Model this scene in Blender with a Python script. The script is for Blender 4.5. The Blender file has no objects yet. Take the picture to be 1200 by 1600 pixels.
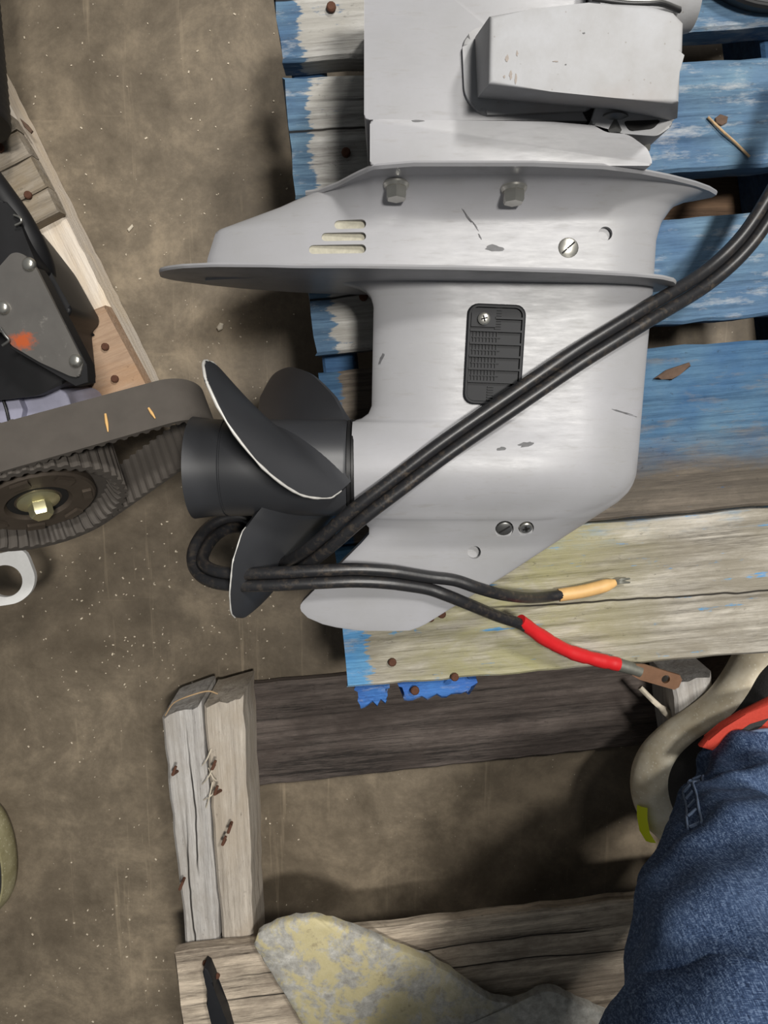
import bpy, bmesh, math, random
import numpy as np
from mathutils import Vector, Matrix
random.seed(7)
S = bpy.context.scene
COL = S.collection
PI = math.pi

# ------------------------------------------------------------------ camera
F = 1130.0                     # focal length in pixels of the 1200x1600 frame
CAMZ = 1.0
TILT = math.radians(-9.8)
cd = bpy.data.cameras.new('camera'); cam = bpy.data.objects.new('camera', cd); COL.objects.link(cam)
cam.location = (0, 0, CAMZ); cam.rotation_euler = (TILT, 0, 0)
cd.sensor_fit = 'VERTICAL'; cd.sensor_height = 36.0; cd.lens = F/1600*36.0
cd.clip_start = 0.01; cd.clip_end = 60
S.camera = cam

# ------------------------------------------------------------------ light
w = bpy.data.worlds.new('world'); S.world = w; w.use_nodes = True
w.node_tree.nodes['Background'].inputs[0].default_value = (0.95, 0.98, 1.0, 1)
w.node_tree.nodes['Background'].inputs[1].default_value = 0.075
def area(name, loc, target, size, power, col=(1, .97, .92), sy=None):
    l = bpy.data.lights.new(name, 'AREA'); o = bpy.data.objects.new(name, l); COL.objects.link(o)
    l.shape = 'RECTANGLE'; l.size = size; l.size_y = sy or size; l.energy = power; l.color = col
    o.location = loc
    o.rotation_euler = (Vector(target)-Vector(loc)).to_track_quat('-Z', 'Y').to_euler()
    return o
area('ceiling_lamp_key', (.78, .38, 3.7), (0, -.1, .2), .30, 72, (1, .965, .91), 0.45)
area('ceiling_lamp_far', (1.45, 2.0, 3.6), (0, 0, .2), .30, 62, (1, .97, .92), 0.45)
area('ceiling_lamp_back', (1.1, 2.9, 3.8), (0, -.2, 0), .4, 16, (1, .97, .93), 0.6)
S.view_settings.view_transform = 'Standard'; S.view_settings.look = 'None'
S.view_settings.exposure = 0.50; S.view_settings.gamma = 1.0
S.view_settings.use_curve_mapping = False

# ------------------------------------------------------------------ projection helpers (photo pixel + real height -> place)
ca, sa = math.cos(TILT), math.sin(TILT)
def ray(x, y):
    dx, dy, dz = (x-600)/F, -(y-800)/F, -1.0
    return Vector((dx, dy*ca - dz*sa, dy*sa + dz*ca))
def P(x, y, z):
    d = ray(x, y); t = (z-CAMZ)/d.z
    return Vector((d.x*t, d.y*t, z))
def PY(x, y, Y):
    d = ray(x, y); t = Y/d.y
    return Vector((d.x*t, Y, CAMZ+d.z*t))
def px(v):
    X, Y, Z = v[0], v[1], v[2]-CAMZ
    yy = Y*ca + Z*sa; zz = -Y*sa + Z*ca
    return 600+F*X/-zz, 800-F*yy/-zz

# ------------------------------------------------------------------ object helpers
W = {}
def reg(o, parent, mat=None):
    m = mat or Matrix.Identity(4)
    COL.objects.link(o)
    if parent is not None:
        o.parent = parent; o.matrix_parent_inverse = W[parent.name].inverted()
    o.matrix_basis = m; W[o.name] = m.copy()
    return o
def tag(o, label=None, cat=None, group=None, kind=None):
    if label: o['label'] = label
    if cat: o['category'] = cat
    if group: o['group'] = group
    if kind: o['kind'] = kind
    return o
def thing(name, loc, label, cat, group=None):
    o = bpy.data.objects.new(name, None); o.empty_display_size = .02
    reg(o, None, Matrix.Translation(Vector(loc)))
    return tag(o, label, cat, group)
def mesh_obj(name, verts, faces, mat, parent=None, smooth=True, origin=None, matrix=None):
    """verts in world space (or local if matrix given)"""
    me = bpy.data.meshes.new(name)
    if matrix is None:
        if origin is None:
            vs = np.array([tuple(v) for v in verts]); origin = (vs.min(0)+vs.max(0))/2
        o3 = Vector(origin); matrix = Matrix.Translation(o3)
        verts = [Vector(v)-o3 for v in verts]
    me.from_pydata([tuple(v) for v in verts], [], faces)
    bm = bmesh.new(); bm.from_mesh(me); bmesh.ops.recalc_face_normals(bm, faces=bm.faces); bm.to_mesh(me); bm.free()
    if smooth:
        me.shade_smooth()
        if smooth is not True: me.set_sharp_from_angle(angle=math.radians(smooth))
    if mat: me.materials.append(mat)
    return reg(bpy.data.objects.new(name, me), parent, matrix)
def bm_obj(name, bm, mat, parent=None, smooth=35, origin=None):
    me = bpy.data.meshes.new(name)
    bmesh.ops.recalc_face_normals(bm, faces=bm.faces)
    vs = np.array([tuple(v.co) for v in bm.verts])
    if origin is None: origin = (vs.min(0)+vs.max(0))/2
    bmesh.ops.translate(bm, verts=bm.verts, vec=-Vector(origin))
    bm.to_mesh(me); bm.free()
    if smooth:
        me.shade_smooth(); me.set_sharp_from_angle(angle=math.radians(smooth))
    if mat: me.materials.append(mat)
    return reg(bpy.data.objects.new(name, me), parent, Matrix.Translation(Vector(origin)))
def prism_bm(pts, z0, z1, bevel=0.0, seg=2, top=None, bm=None):
    """pts: (X,Y) outline at the bottom (and at the top unless top is given)"""
    bm = bm or bmesh.new()
    top = top or pts
    a = [bm.verts.new((p[0], p[1], z0)) for p in pts]
    b = [bm.verts.new((p[0], p[1], z1)) for p in top]
    n = len(pts); fs = [bm.faces.new(a[::-1]), bm.faces.new(b)]
    for i in range(n):
        fs.append(bm.faces.new((a[i], a[(i+1) % n], b[(i+1) % n], b[i])))
    if bevel:
        es = list({e for f in fs[:2] for e in f.edges})
        bmesh.ops.bevel(bm, geom=es, offset=bevel, segments=seg, affect='EDGES', profile=.5, clamp_overlap=True)
    return bm
def pxpoly(pts, z): return [(P(x, y, z).x, P(x, y, z).y) for x, y in pts]
def rounded(pts, r, seg=5):
    """round every corner of a pixel polygon"""
    out = []; n = len(pts)
    for i in range(n):
        p0, p1, p2 = Vector(pts[i-1]), Vector(pts[i]), Vector(pts[(i+1) % n])
        a = (p0-p1); b = (p2-p1); rr = min(r, a.length*.45, b.length*.45)
        s = p1+a.normalized()*rr; e = p1+b.normalized()*rr
        for k in range(seg+1):
            t = k/seg; out.append(tuple(s*(1-t)**2 + p1*2*t*(1-t) + e*t*t))
    return out
def catmull(pts, sub=8):
    pts = [Vector(p) for p in pts]; out = []
    q = [pts[0]*2-pts[1]]+pts+[pts[-1]*2-pts[-2]]
    for i in range(1, len(q)-2):
        a, b, c, d = q[i-1], q[i], q[i+1], q[i+2]
        for k in range(sub):
            t = k/sub
            out.append(.5*((2*b)+(c-a)*t+(2*a-5*b+4*c-d)*t*t+(3*b-a-3*c+d)*t**3))
    out.append(pts[-1]); return out
def tube_geo(path, r, seg=12):
    n = len(path); rs = r if hasattr(r, '__len__') else [r]*n
    vs = []; fs = []; t0 = (path[1]-path[0]).normalized()
    up = Vector((0, 0, 1)) if abs(t0.z) < .9 else Vector((1, 0, 0))
    nrm = (up-t0*up.dot(t0)).normalized()
    for i in range(n):
        t = (path[min(i+1, n-1)]-path[max(i-1, 0)]).normalized()
        nrm = (nrm-t*nrm.dot(t)).normalized(); b = t.cross(nrm)
        for k in range(seg):
            a = 2*PI*k/seg
            vs.append(path[i]+(nrm*math.cos(a)+b*math.sin(a))*rs[i])
    for i in range(n-1):
        for k in range(seg):
            fs.append((i*seg+k, i*seg+(k+1) % seg, (i+1)*seg+(k+1) % seg, (i+1)*seg+k))
    fs.append(tuple(range(seg))[::-1]); fs.append(tuple(range((n-1)*seg, n*seg)))
    return vs, fs
def tube(name, path, r, mat, parent=None, seg=12):
    vs, fs = tube_geo(path, r, seg); return mesh_obj(name, vs, fs, mat, parent, smooth=60)
def lathe_geo(profile, c, axis, seg=32, cap=True, ref=None):
    """profile: list of (distance along axis, radius)"""
    ax = Vector(axis).normalized(); rf = Vector(ref) if ref else (Vector((0, 0, 1)) if abs(ax.z) < .9 else Vector((1, 0, 0)))
    u = (rf-ax*rf.dot(ax)).normalized(); v = ax.cross(u); c = Vector(c)
    vs = []; fs = []
    for d, r in profile:
        for k in range(seg):
            a = 2*PI*k/seg; vs.append(c+ax*d+(u*math.cos(a)+v*math.sin(a))*r)
    for i in range(len(profile)-1):
        for k in range(seg):
            fs.append((i*seg+k, i*seg+(k+1) % seg, (i+1)*seg+(k+1) % seg, (i+1)*seg+k))
    if cap:
        fs.append(tuple(range(seg))); fs.append(tuple(range((len(profile)-1)*seg, len(profile)*seg)))
    return vs, fs
def lathe(name, profile, c, axis, mat, parent=None, seg=32, smooth=40, cap=True, ref=None):
    vs, fs = lathe_geo(profile, c, axis, seg, cap, ref); return mesh_obj(name, vs, fs, mat, parent, smooth)
def merge(geos):
    vs = []; fs = []
    for v, f in geos:
        o = len(vs); vs += list(v); fs += [tuple(i+o for i in ff) for ff in f]
    return vs, fs
def box_geo(c, ax, ay, az):
    """box from centre and three half-axis vectors"""
    c = Vector(c); vs = [c+ax*i+ay*j+az*k for i in (-1, 1) for j in (-1, 1) for k in (-1, 1)]
    return vs, [(0, 1, 3, 2), (4, 6, 7, 5), (0, 4, 5, 1), (2, 3, 7, 6), (0, 2, 6, 4), (1, 5, 7, 3)]

# ------------------------------------------------------------------ materials
class NT:
    def __init__(s, name):
        s.m = bpy.data.materials.new(name); s.m.use_nodes = True; s.t = s.m.node_tree
        s.b = s.t.nodes['Principled BSDF']
    def new(s, typ, **kw):
        n = s.t.nodes.new(typ)
        for k, v in kw.items(): setattr(n, k, v)
        return n
    def link(s, a, b): s.t.links.new(a, b)
    def setin(s, sock, v):
        if hasattr(v, 'is_output') or isinstance(v, bpy.types.NodeSocket): s.link(v, sock)
        else:
            if sock.type == 'RGBA' and len(v) == 3: v = (*v, 1)
            sock.default_value = v
    def coord(s, kind='Object', scale=(1, 1, 1), rot=(0, 0, 0), rnd=False):
        c = s.new('ShaderNodeTexCoord'); m = s.new('ShaderNodeMapping')
        m.inputs['Scale'].default_value = scale; m.inputs['Rotation'].default_value = rot
        src = c.outputs[kind]
        if rnd:
            oi = s.new('ShaderNodeObjectInfo'); vm = s.new('ShaderNodeVectorMath', operation='SCALE')
            cx = s.new('ShaderNodeCombineXYZ'); 
            for i in range(3): s.link(oi.outputs['Random'], cx.inputs[i])
            s.link(cx.outputs[0], vm.inputs[0]); vm.inputs['Scale'].default_value = 3.7
            ad = s.new('ShaderNodeVectorMath', operation='ADD'); s.link(src, ad.inputs[0]); s.link(vm.outputs[0], ad.inputs[1]); src = ad.outputs[0]
        s.link(src, m.inputs[0]); return m.outputs[0]
    def noise(s, vec, scale, detail=4, rough=.55, dist=0):
        n = s.new('ShaderNodeTexNoise'); s.link(vec, n.inputs['Vector'])
        n.inputs['Scale'].default_value = scale; n.inputs['Detail'].default_value = detail
        n.inputs['Roughness'].default_value = rough; n.inputs['Distortion'].default_value = dist
        return n.outputs['Fac']
    def voro(s, vec, scale, feat='F1'):
        n = s.new('ShaderNodeTexVoronoi', feature=feat); s.link(vec, n.inputs['Vector']); n.inputs['Scale'].default_value = scale
        return n.outputs['Distance']
    def ramp(s, fac, stops, interp='LINEAR'):
        r = s.new('ShaderNodeValToRGB'); r.color_ramp.interpolation = interp; e = r.color_ramp.elements
        while len(e) < len(stops): e.new(.5)
        for el, (p, c) in zip(e, stops):
            el.position = p; el.color = (c, c, c, 1) if not hasattr(c, '__len__') else (*c[:3], 1)
        s.link(fac, r.inputs[0]); return r.outputs[0]
    def mix(s, fac, a, b, mode='MIX'):
        n = s.new('ShaderNodeMix', data_type='RGBA', blend_type=mode)
        s.setin(n.inputs[0], fac); s.setin(n.inputs[6], a); s.setin(n.inputs[7], b); return n.outputs[2]
    def math(s, op, a, b=0, clamp=False):
        n = s.new('ShaderNodeMath', operation=op, use_clamp=clamp); s.setin(n.inputs[0], a); s.setin(n.inputs[1], b); return n.outputs[0]
    def map(s, v, a, b, c=0, d=1):
        n = s.new('ShaderNodeMapRange'); s.setin(n.inputs[0], v)
        for i, q in enumerate((a, b, c, d)): n.inputs[i+1].default_value = q
        return n.outputs[0]
    def sep(s, vec):
        n = s.new('ShaderNodeSeparateXYZ'); s.link(vec, n.inputs[0]); return n.outputs
    def bump(s, h, strength=.3, dist=.002):
        n = s.new('ShaderNodeBump'); n.inputs['Strength'].default_value = strength; n.inputs['Distance'].default_value = dist
        s.link(h, n.inputs['Height']); s.link(n.outputs[0], s.b.inputs['Normal'])
    def done(s, col=None, rough=None, metal=None, spec=None):
        if col is not None: s.setin(s.b.inputs['Base Color'], col)
        if rough is not None: s.setin(s.b.inputs['Roughness'], rough)
        if metal is not None: s.setin(s.b.inputs['Metallic'], metal)
        if spec is not None: s.setin(s.b.inputs['Specular IOR Level'], spec)
        return s.m
def simple(name, col, rough=.5, metal=0, var=.15, scale=60, spec=.5, bump=0):
    n = NT(name); v = n.coord()
    f = n.noise(v, scale, 5)
    c = n.mix(f, tuple(x*(1-var) for x in col), tuple(min(1, x*(1+var)) for x in col))
    if bump: n.bump(f, bump, .001)
    return n.done(c, rough, metal, spec)
def srgb(r, g, b):
    f = lambda c: (c/255/12.92 if c/255 <= .04045 else ((c/255+.055)/1.055)**2.4)
    return (f(r), f(g), f(b))

def wood(name, light, dark, blotch=None, paint=None, left=0.0, right=9.0, cover=.6, ylo=None, tint=None, tintx=None, scale=1.0, bump=.5, crack=None, contrast=1.0):
    """weathered wood; local x runs along the grain. paint: worn colour on the left end and beyond x = right"""
    n = NT(name); obj = n.coord(); vr = n.coord(rnd=True, scale=(1, 1, 1))
    def st(sx, sy):
        m = n.new('ShaderNodeMapping'); m.inputs['Scale'].default_value = (sx, sy, sy); n.link(vr, m.inputs[0]); return m.outputs[0]
    g1 = n.noise(st(5*scale, 170*scale), 1, 7, .68, .5)           # fibres
    g2 = n.noise(st(1.6*scale, 34*scale), 1, 6, .6, 1.2)        # growth rings
    g3 = n.noise(st(55, 620), 1, 4, .7)                         # fine fibre
    bl = n.noise(st(9, 20), 1, 7, .68, .4)
    mixv = n.math('ADD', n.math('MULTIPLY', g1, .42), n.math('ADD', n.math('MULTIPLY', g2, .36), n.math('MULTIPLY', g3, .22)))
    c = n.ramp(mixv, [(.5-.13/contrast, dark), (.5, tuple(a*.42+b*.58 for a, b in zip(dark, light))), (.5+.11/contrast, light)])
    if blotch: c = n.mix(n.ramp(bl, [(.44, 0), (.62, .7)]), c, blotch)
    X = n.sep(obj)
    if tint:
        x0, x1 = tintx
        tx = n.math('MULTIPLY', n.map(X[0], x0-.12, x0+.05), n.map(X[0], x1+.12, x1-.05))
        c = n.mix(n.math('MULTIPLY', n.math('MULTIPLY', tx, n.ramp(bl, [(.36, .1), (.6, 1)])), .62), c, n.mix(.35, tint, c, 'MULTIPLY'))
    if paint:
        pn = n.noise(vr, 42, 6, .65); pg = n.noise(st(9, 150), 1, 6, .7)
        wear = n.math('ADD', n.math('MULTIPLY', pn, .38), n.math('MULTIPLY', pg, .62))
        ml = n.map(X[0], left, left*.5)                        # 1 near the left end
        ml = n.ramp(n.math('ADD', ml, n.math('MULTIPLY', n.math('SUBTRACT', wear, .5), 4.5)), [(.42, 0), (.6, 1)])
        mr = n.map(X[0], right-.06, right+.06)
        k = .5-(cover-.5)*.5
        mr = n.math('MULTIPLY', mr, n.ramp(wear, [(k-.09, 0), (k+.10, 1)]))
        if ylo is not None:
            mr = n.math('MULTIPLY', mr, n.map(n.math('ADD', X[1], n.math('MULTIPLY', n.math('SUBTRACT', bl, .5), .06)), ylo-.015, ylo+.02))
        fac = n.math('MAXIMUM', ml, mr)
        pc = n.mix(n.ramp(n.noise(vr, 16, 4), [(.3, 0), (.7, 1)]), paint[0], paint[1])
        pc = n.mix(n.ramp(mixv, [(.40, .75), (.56, 0)]), pc, tuple(x*.42 for x in paint[0])); pc = n.mix(n.ramp(n.noise(st(16, 60), 1, 6, .7), [(.54, 0), (.70, .55)]), pc, light)
        c = n.mix(n.math('MULTIPLY', fac, .9), c, pc)
    if crack is not None:
        cy = n.math('ADD', X[1], n.math('MULTIPLY', n.math('SUBTRACT', n.noise(st(5, 5), 1, 4), .5), .022))
        for yy, x0, x1 in crack:
            dd = n.math('ABSOLUTE', n.math('SUBTRACT', cy, yy))
            mk = n.math('MULTIPLY', n.map(dd, .0016, .0006), n.math('MULTIPLY', n.map(X[0], x0, x0+.1), n.map(X[0], x1, x1-.03)))
            c = n.mix(n.math('MULTIPLY', mk, .95, True), c, (.012, .010, .008))
    c = n.mix(n.ramp(n.noise(st(70, 130), 1, 5, .75), [(.62, 0), (.72, .55)]), c, tuple(x*.45 for x in dark))
    n.bump(mixv, bump*1.3, .004)
    return n.done(c, .82, 0, .25)

M = {}
# motor paint: satin light grey with faint grime
def motor_paint():
    n = NT('motor_grey_paint'); v = n.coord()
    a = n.noise(v, 7, 6, .6); b = n.noise(n.coord(scale=(1, 6, 1)), 40, 5, .7)
    c = n.mix(n.ramp(a, [(.35, 0), (.75, 1)]), srgb(157, 157, 161), srgb(143, 143, 143))
    c = n.mix(n.ramp(b, [(.56, 0), (.74, .35)]), c, srgb(130, 126, 120))
    s = n.noise(n.coord(scale=(2, 40, 2), rot=(0, 0, .35)), 14, 2, .5)
    c = n.mix(n.ramp(s, [(.70, 0), (.74, .35)]), c, srgb(146, 145, 145))
    n.bump(n.noise(v, 300, 2), .05, .0005)
    return n.done(c, n.ramp(b, [(.3, .36), (.8, .52)]), 0, .5)
M['grey'] = motor_paint()
def bracket_paint():
    n = NT('chalky_bracket_paint'); v = n.coord()
    a = n.noise(v, 18, 6, .65); sp = n.voro(v, 120)
    c = n.mix(n.ramp(a, [(.35, 0), (.7, 1)]), srgb(168, 169, 172), srgb(151, 150, 149))
    c = n.mix(n.ramp(n.noise(v, 9, 3), [(.55, 0), (.7, .25)]), c, srgb(172, 156, 151))
    c = n.mix(n.ramp(sp, [(.04, .5), (.09, 0)]), c, srgb(120, 112, 105))
    n.bump(n.noise(v, 420, 3), .12, .0006)
    return n.done(c, .6, 0, .35)
M['bracket'] = bracket_paint()
M['prop'] = simple('satin_black_paint', srgb(50, 51, 54), .42, 0, .12, 40, .5, .02)
M['chip'] = simple('bare_chipped_edge', srgb(205, 203, 198), .5, .2, .2, 300)
M['seal'] = simple('black_rubber_seal', srgb(25, 25, 26), .45, 0, .3, 90)
M['steel'] = simple('stainless_steel', srgb(200, 198, 190), .28, .9, .12, 150)
M['dullsteel'] = simple('dull_steel', srgb(120, 120, 118), .4, .8, .2, 150)
M['hole'] = simple('recess_shade', srgb(20, 19, 18), .8)  # near-black stands for the shade inside hollows that are not cut
M['grate'] = simple('black_plastic', srgb(30, 31, 34), .55, 0, .15, 80, .25)
M['slot'] = simple('dirty_cream_recess', srgb(168, 164, 148), .7, 0, .3, 260)
M['stain'] = simple('faint_brown_stain', srgb(148, 139, 132), .7, 0, .2, 400)
M['scuff'] = simple('dark_scuff', srgb(92, 92, 94), .6, 0, .4, 200)
def cable_mat():
    n = NT('black_cable_jacket'); v = n.coord()
    a = n.noise(v, 140, 6, .7); q = n.noise(v, 9, 3)
    c = n.mix(n.math('MULTIPLY', n.ramp(a, [(.50, .0), (.72, .7)]), n.ramp(q, [(.4, .15), (.62, 1)])), srgb(34, 34, 36), srgb(98, 86, 72))
    n.bump(n.noise(v, 160, 3), .2, .0006)
    return n.done(c, .38, 0, .5)
M['cable'] = cable_mat()
M['red'] = simple('red_heat_shrink', srgb(196, 32, 36), .38, 0, .12, 90, .5, .15)
M['tan'] = simple('tan_heat_shrink', srgb(214, 172, 112), .5, 0, .18, 120, .4, .15)
M['copper'] = simple('tarnished_copper', srgb(160, 122, 96), .38, .75, .25, 120)
M['tin'] = simple('tarnished_tin', srgb(112, 112, 104), .5, .5, .3, 150)
M['rust'] = simple('rusty_nail', srgb(90, 60, 46), .8, .2, .35, 300, .3, .4)

BW = (srgb(202, 201, 197), srgb(106, 103, 99))
BLUE = (srgb(36, 120, 205), srgb(88, 160, 214))
BLUE2 = (srgb(48, 92, 134), srgb(92, 128, 152))
M['blue_top'] = wood('weathered_blue_board', *BW, blotch=srgb(160, 157, 150), paint=BLUE, left=.022, right=9)
M['blue_far'] = wood('worn_blue_painted_board', *BW, blotch=srgb(160, 157, 150), paint=BLUE2, left=.03, right=.27, cover=1.12, crack=[(.030, 0, .3), (.005, -.1, .25)])
M['blue_far_b'] = wood('worn_blue_painted_board_bare_edge', srgb(128, 118, 106), srgb(60, 55, 51), blotch=srgb(84, 78, 70), paint=BLUE2, left=.03, right=.27, cover=1.05, ylo=-.025)
M['green'] = wood('greenish_weathered_board', srgb(192, 186, 174), srgb(82, 77, 69), blotch=srgb(132, 125, 110), paint=(srgb(60, 140, 205), srgb(110, 170, 205)), left=.038, right=.20, cover=.35, ylo=.072,
                 tint=srgb(186, 184, 124), tintx=(.12, .24), contrast=1.15, crack=[(-.005, .10, .9)])
M['blue_edge'] = wood('blue_painted_edge', srgb(170, 166, 156), srgb(90, 84, 76), paint=(srgb(26, 92, 176), srgb(52, 124, 196)), left=.001, right=-.2, cover=1.05)
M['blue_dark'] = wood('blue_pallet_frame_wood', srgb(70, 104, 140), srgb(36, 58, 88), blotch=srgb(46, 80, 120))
M['bare'] = wood('brown_bare_timber', srgb(120, 96, 76), srgb(66, 52, 42))
M['dark'] = wood('weathered_shaded_plank', srgb(112, 102, 96), srgb(38, 34, 32), blotch=srgb(66, 58, 54), scale=.55, contrast=1.2)  # shadow over the plank is put into these dark tones
M['grey_wood'] = wood('grey_weathered_timber', srgb(204, 201, 197), srgb(104, 99, 95), blotch=srgb(156, 150, 142), crack=[(.004, 0, .25), (-.008, .12, .4)], contrast=.85)
M['pale_wood'] = wood('pale_weathered_timber', srgb(206, 197, 184), srgb(112, 103, 93), blotch=srgb(164, 152, 136), contrast=.8)
M['deck_wood'] = wood('brown_grey_split_board', srgb(226, 210, 188), srgb(66, 58, 51), blotch=srgb(124, 112, 99), scale=.7, crack=[(.02, .0, 1.2), (.055, .05, .6)], contrast=1.1)
M['left_pale'] = wood('pale_sawn_timber', srgb(236, 226, 212), srgb(184, 170, 154), blotch=srgb(220, 202, 176), contrast=.8)
M['left_grey'] = wood('left_grey_board', srgb(170, 160, 146), srgb(104, 96, 86), blotch=srgb(136, 122, 100))
M['left_brown'] = wood('brown_end_block', srgb(184, 158, 134), srgb(132, 106, 86), blotch=srgb(168, 134, 104), contrast=.7)

def floor_mat():
    n = NT('worn_concrete'); v = n.coord()
    a = n.noise(v, 3.0, 6, .6, .2); b = n.noise(v, 9, 10, .76, .2); c3 = n.noise(v, 90, 4, .6)
    c = n.ramp(b, [(.34, srgb(90, 81, 68)), (.50, srgb(118, 107, 91)), (.66, srgb(152, 138, 117))])
    c = n.mix(n.ramp(a, [(.38, .5), (.60, 0)]), c, srgb(78, 69, 57))
    c = n.mix(n.math('MULTIPLY', c3, .25), c, srgb(86, 76, 64))
    st = n.noise(n.coord(scale=(26, 1.1, 1), rot=(0, 0, -.02)), 2.2, 5, .7)
    c = n.mix(n.ramp(st, [(.60, 0), (.76, .45)]), c, srgb(172, 156, 132))
    st2 = n.noise(n.coord(scale=(1.5, 30, 1), rot=(0, 0, .6)), 2.0, 3, .6)
    c = n.mix(n.ramp(st2, [(.66, 0), (.74, .2)]), c, srgb(168, 152, 128))
    sp = n.voro(v, 105); spk = n.math('MULTIPLY', n.ramp(sp, [(.05, 1), (.11, 0)]), n.ramp(n.noise(v, 16, 3), [(.52, 0), (.66, .9)]))
    c = n.mix(spk, c, srgb(205, 194, 176))
    # dusty pale shoe print near the left edge
    n.bump(n.math('ADD', c3, n.math('MULTIPLY', b, .5)), .12, .002)
    return n.done(c, n.ramp(b, [(.3, .42), (.7, .62)]), 0, .35)
M['floor'] = floor_mat()
def denim():
    n = NT('blue_denim'); v = n.coord()
    t1 = n.noise(n.coord(scale=(1, .2, .2)), 900, 3, .6); t2 = n.noise(n.coord(scale=(.2, 1, 1)), 1100, 3, .6)
    f = n.math('ADD', n.math('MULTIPLY', t1, .5), n.math('MULTIPLY', t2, .5))
    c = n.ramp(f, [(.36, srgb(26, 38, 62)), (.50, srgb(58, 77, 110)), (.64, srgb(122, 142, 172))])
    fd = n.ramp(n.noise(v, 9, 4), [(.4, 0), (.7, .35)])
    c = n.mix(fd, c, srgb(92, 112, 144))
    n.bump(f, .35, .0012)
    return n.done(c, .9, 0, .15)
M['denim'] = denim()
M['thread'] = simple('pale_denim_thread', srgb(112, 130, 158), .8, 0, .2, 300)
def sole_mat(name, c1, c2, c3):
    n = NT(name); v = n.coord()
    a = n.noise(v, 26, 5, .6); sp = n.voro(v, 190)
    c = n.mix(n.ramp(a, [(.35, 0), (.7, 1)]), c1, c2)
    c = n.mix(n.ramp(sp, [(.12, .55), (.26, 0)]), c, c3)
    n.bump(n.noise(v, 130, 3), .15, .001)
    return n.done(c, .62, 0, .3)
M['sole'] = sole_mat('dirty_cream_foam', srgb(228, 220, 200), srgb(192, 178, 150), srgb(240, 236, 222))
M['sole_olive'] = sole_mat('dirty_olive_foam', srgb(160, 154, 124), srgb(120, 114, 82), srgb(190, 186, 160))
M['yellow'] = simple('neon_yellow_rubber', srgb(240, 250, 40), .5, 0, .05)
M['shoe_red'] = simple('coral_red_mesh', srgb(182, 62, 48), .7, 0, .2, 400, .3, .3)
M['shoe_black'] = simple('charcoal_knit', srgb(52, 52, 52), .8, 0, .4, 500, .3, .4)
def skeg_mat():
    n = NT('corroded_aluminium'); v = n.coord()
    a = n.noise(v, 24, 7, .7, .4); b = n.noise(v, 8, 3); d = n.noise(v, 90, 5, .7)
    c = n.ramp(d, [(.30, srgb(140, 137, 130)), (.52, srgb(172, 170, 163)), (.72, srgb(204, 202, 195))])
    X = n.sep(v)
    yel = n.math('MULTIPLY', n.ramp(a, [(.46, 0), (.54, .8)]), n.map(X[0], .12, -.10))
    c = n.mix(yel, c, srgb(196, 184, 136))
    c = n.mix(n.ramp(n.noise(v, 45, 6, .7), [(.58, 0), (.68, .6)]), c, srgb(126, 112, 88))
    n.bump(n.math('ADD', a, d), .35, .0015)
    return n.done(c, .68, .15, .35)
M['skeg'] = skeg_mat()
M['eng_black'] = simple('engine_black_plastic', srgb(22, 22, 24), .55, 0, .35, 60, .35, .1)
def plate_mat():
    n = NT('grey_steel_cover_plate'); v = n.coord()
    vd = n.new('ShaderNodeVectorMath', operation='DISTANCE'); n.link(n.coord(scale=(.8, 1.25, 1), rot=(0, 0, .7)), vd.inputs[0])
    ctr0 = (P(-60, 396, .315)+P(130, 590, .315))/2; q = P(50, 543, .315)-ctr0; q.z = 0; q.rotate(Matrix.Rotation(.7, 3, 'Z')); q = Vector((q.x*.8, q.y*1.25, 0))
    vd.inputs[1].default_value = q
    f = n.noise(v, 30, 5, .6)
    c = n.mix(f, srgb(84, 82, 80), srgb(112, 109, 105))
    c = n.mix(n.ramp(n.noise(v, 70, 6, .7), [(.62, 0), (.7, .5)]), c, srgb(150, 146, 140))
    sm_ = n.math('ADD', n.math('MULTIPLY', vd.outputs['Value'], -90), n.math('ADD', n.math('MULTIPLY', n.noise(v, 160, 5, .7), 2.2), .0))
    c = n.mix(n.ramp(sm_, [(0, 0), (.7, .9)]), c, srgb(196, 92, 44))
    return n.done(c, .42, .35, .5)
M['plate'] = plate_mat()
M['orange'] = simple('orange_paint_smear', srgb(196, 98, 50), .7, 0, .3, 300, .3)
M['casting'] = simple('lilac_grey_casting', srgb(150, 150, 168), .55, .1, .15, 120, .4, .15)
M['belt'] = simple('dusty_black_rubber_belt', srgb(78, 73, 68), .72, 0, .22, 50, .3, .08)
M['pulley'] = simple('brown_sintered_pulley', srgb(84, 75, 66), .5, .4, .25, 70, .4, .1)
M['zinc'] = simple('yellow_zinc_bolt', srgb(196, 190, 152), .3, .8, .15, 100)
M['white_metal'] = simple('white_sandblasted_metal', srgb(218, 218, 216), .5, .1, .08, 200, .4, .1)
M['straw'] = simple('dry_straw', srgb(176, 148, 112), .8, 0, .3, 300)
M['bark'] = simple('brown_bark', srgb(92, 74, 62), .85, 0, .4, 150, .3, .5)
M['grit'] = simple('pale_grit', srgb(200, 188, 168), .8, 0, .2, 300)
M['splint'] = simple('split_wood', srgb(200, 190, 172), .8, 0, .25, 200, .3, .3)
M['dark_grey'] = simple('dark_grey_rubber', srgb(70, 70, 70), .5)

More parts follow.
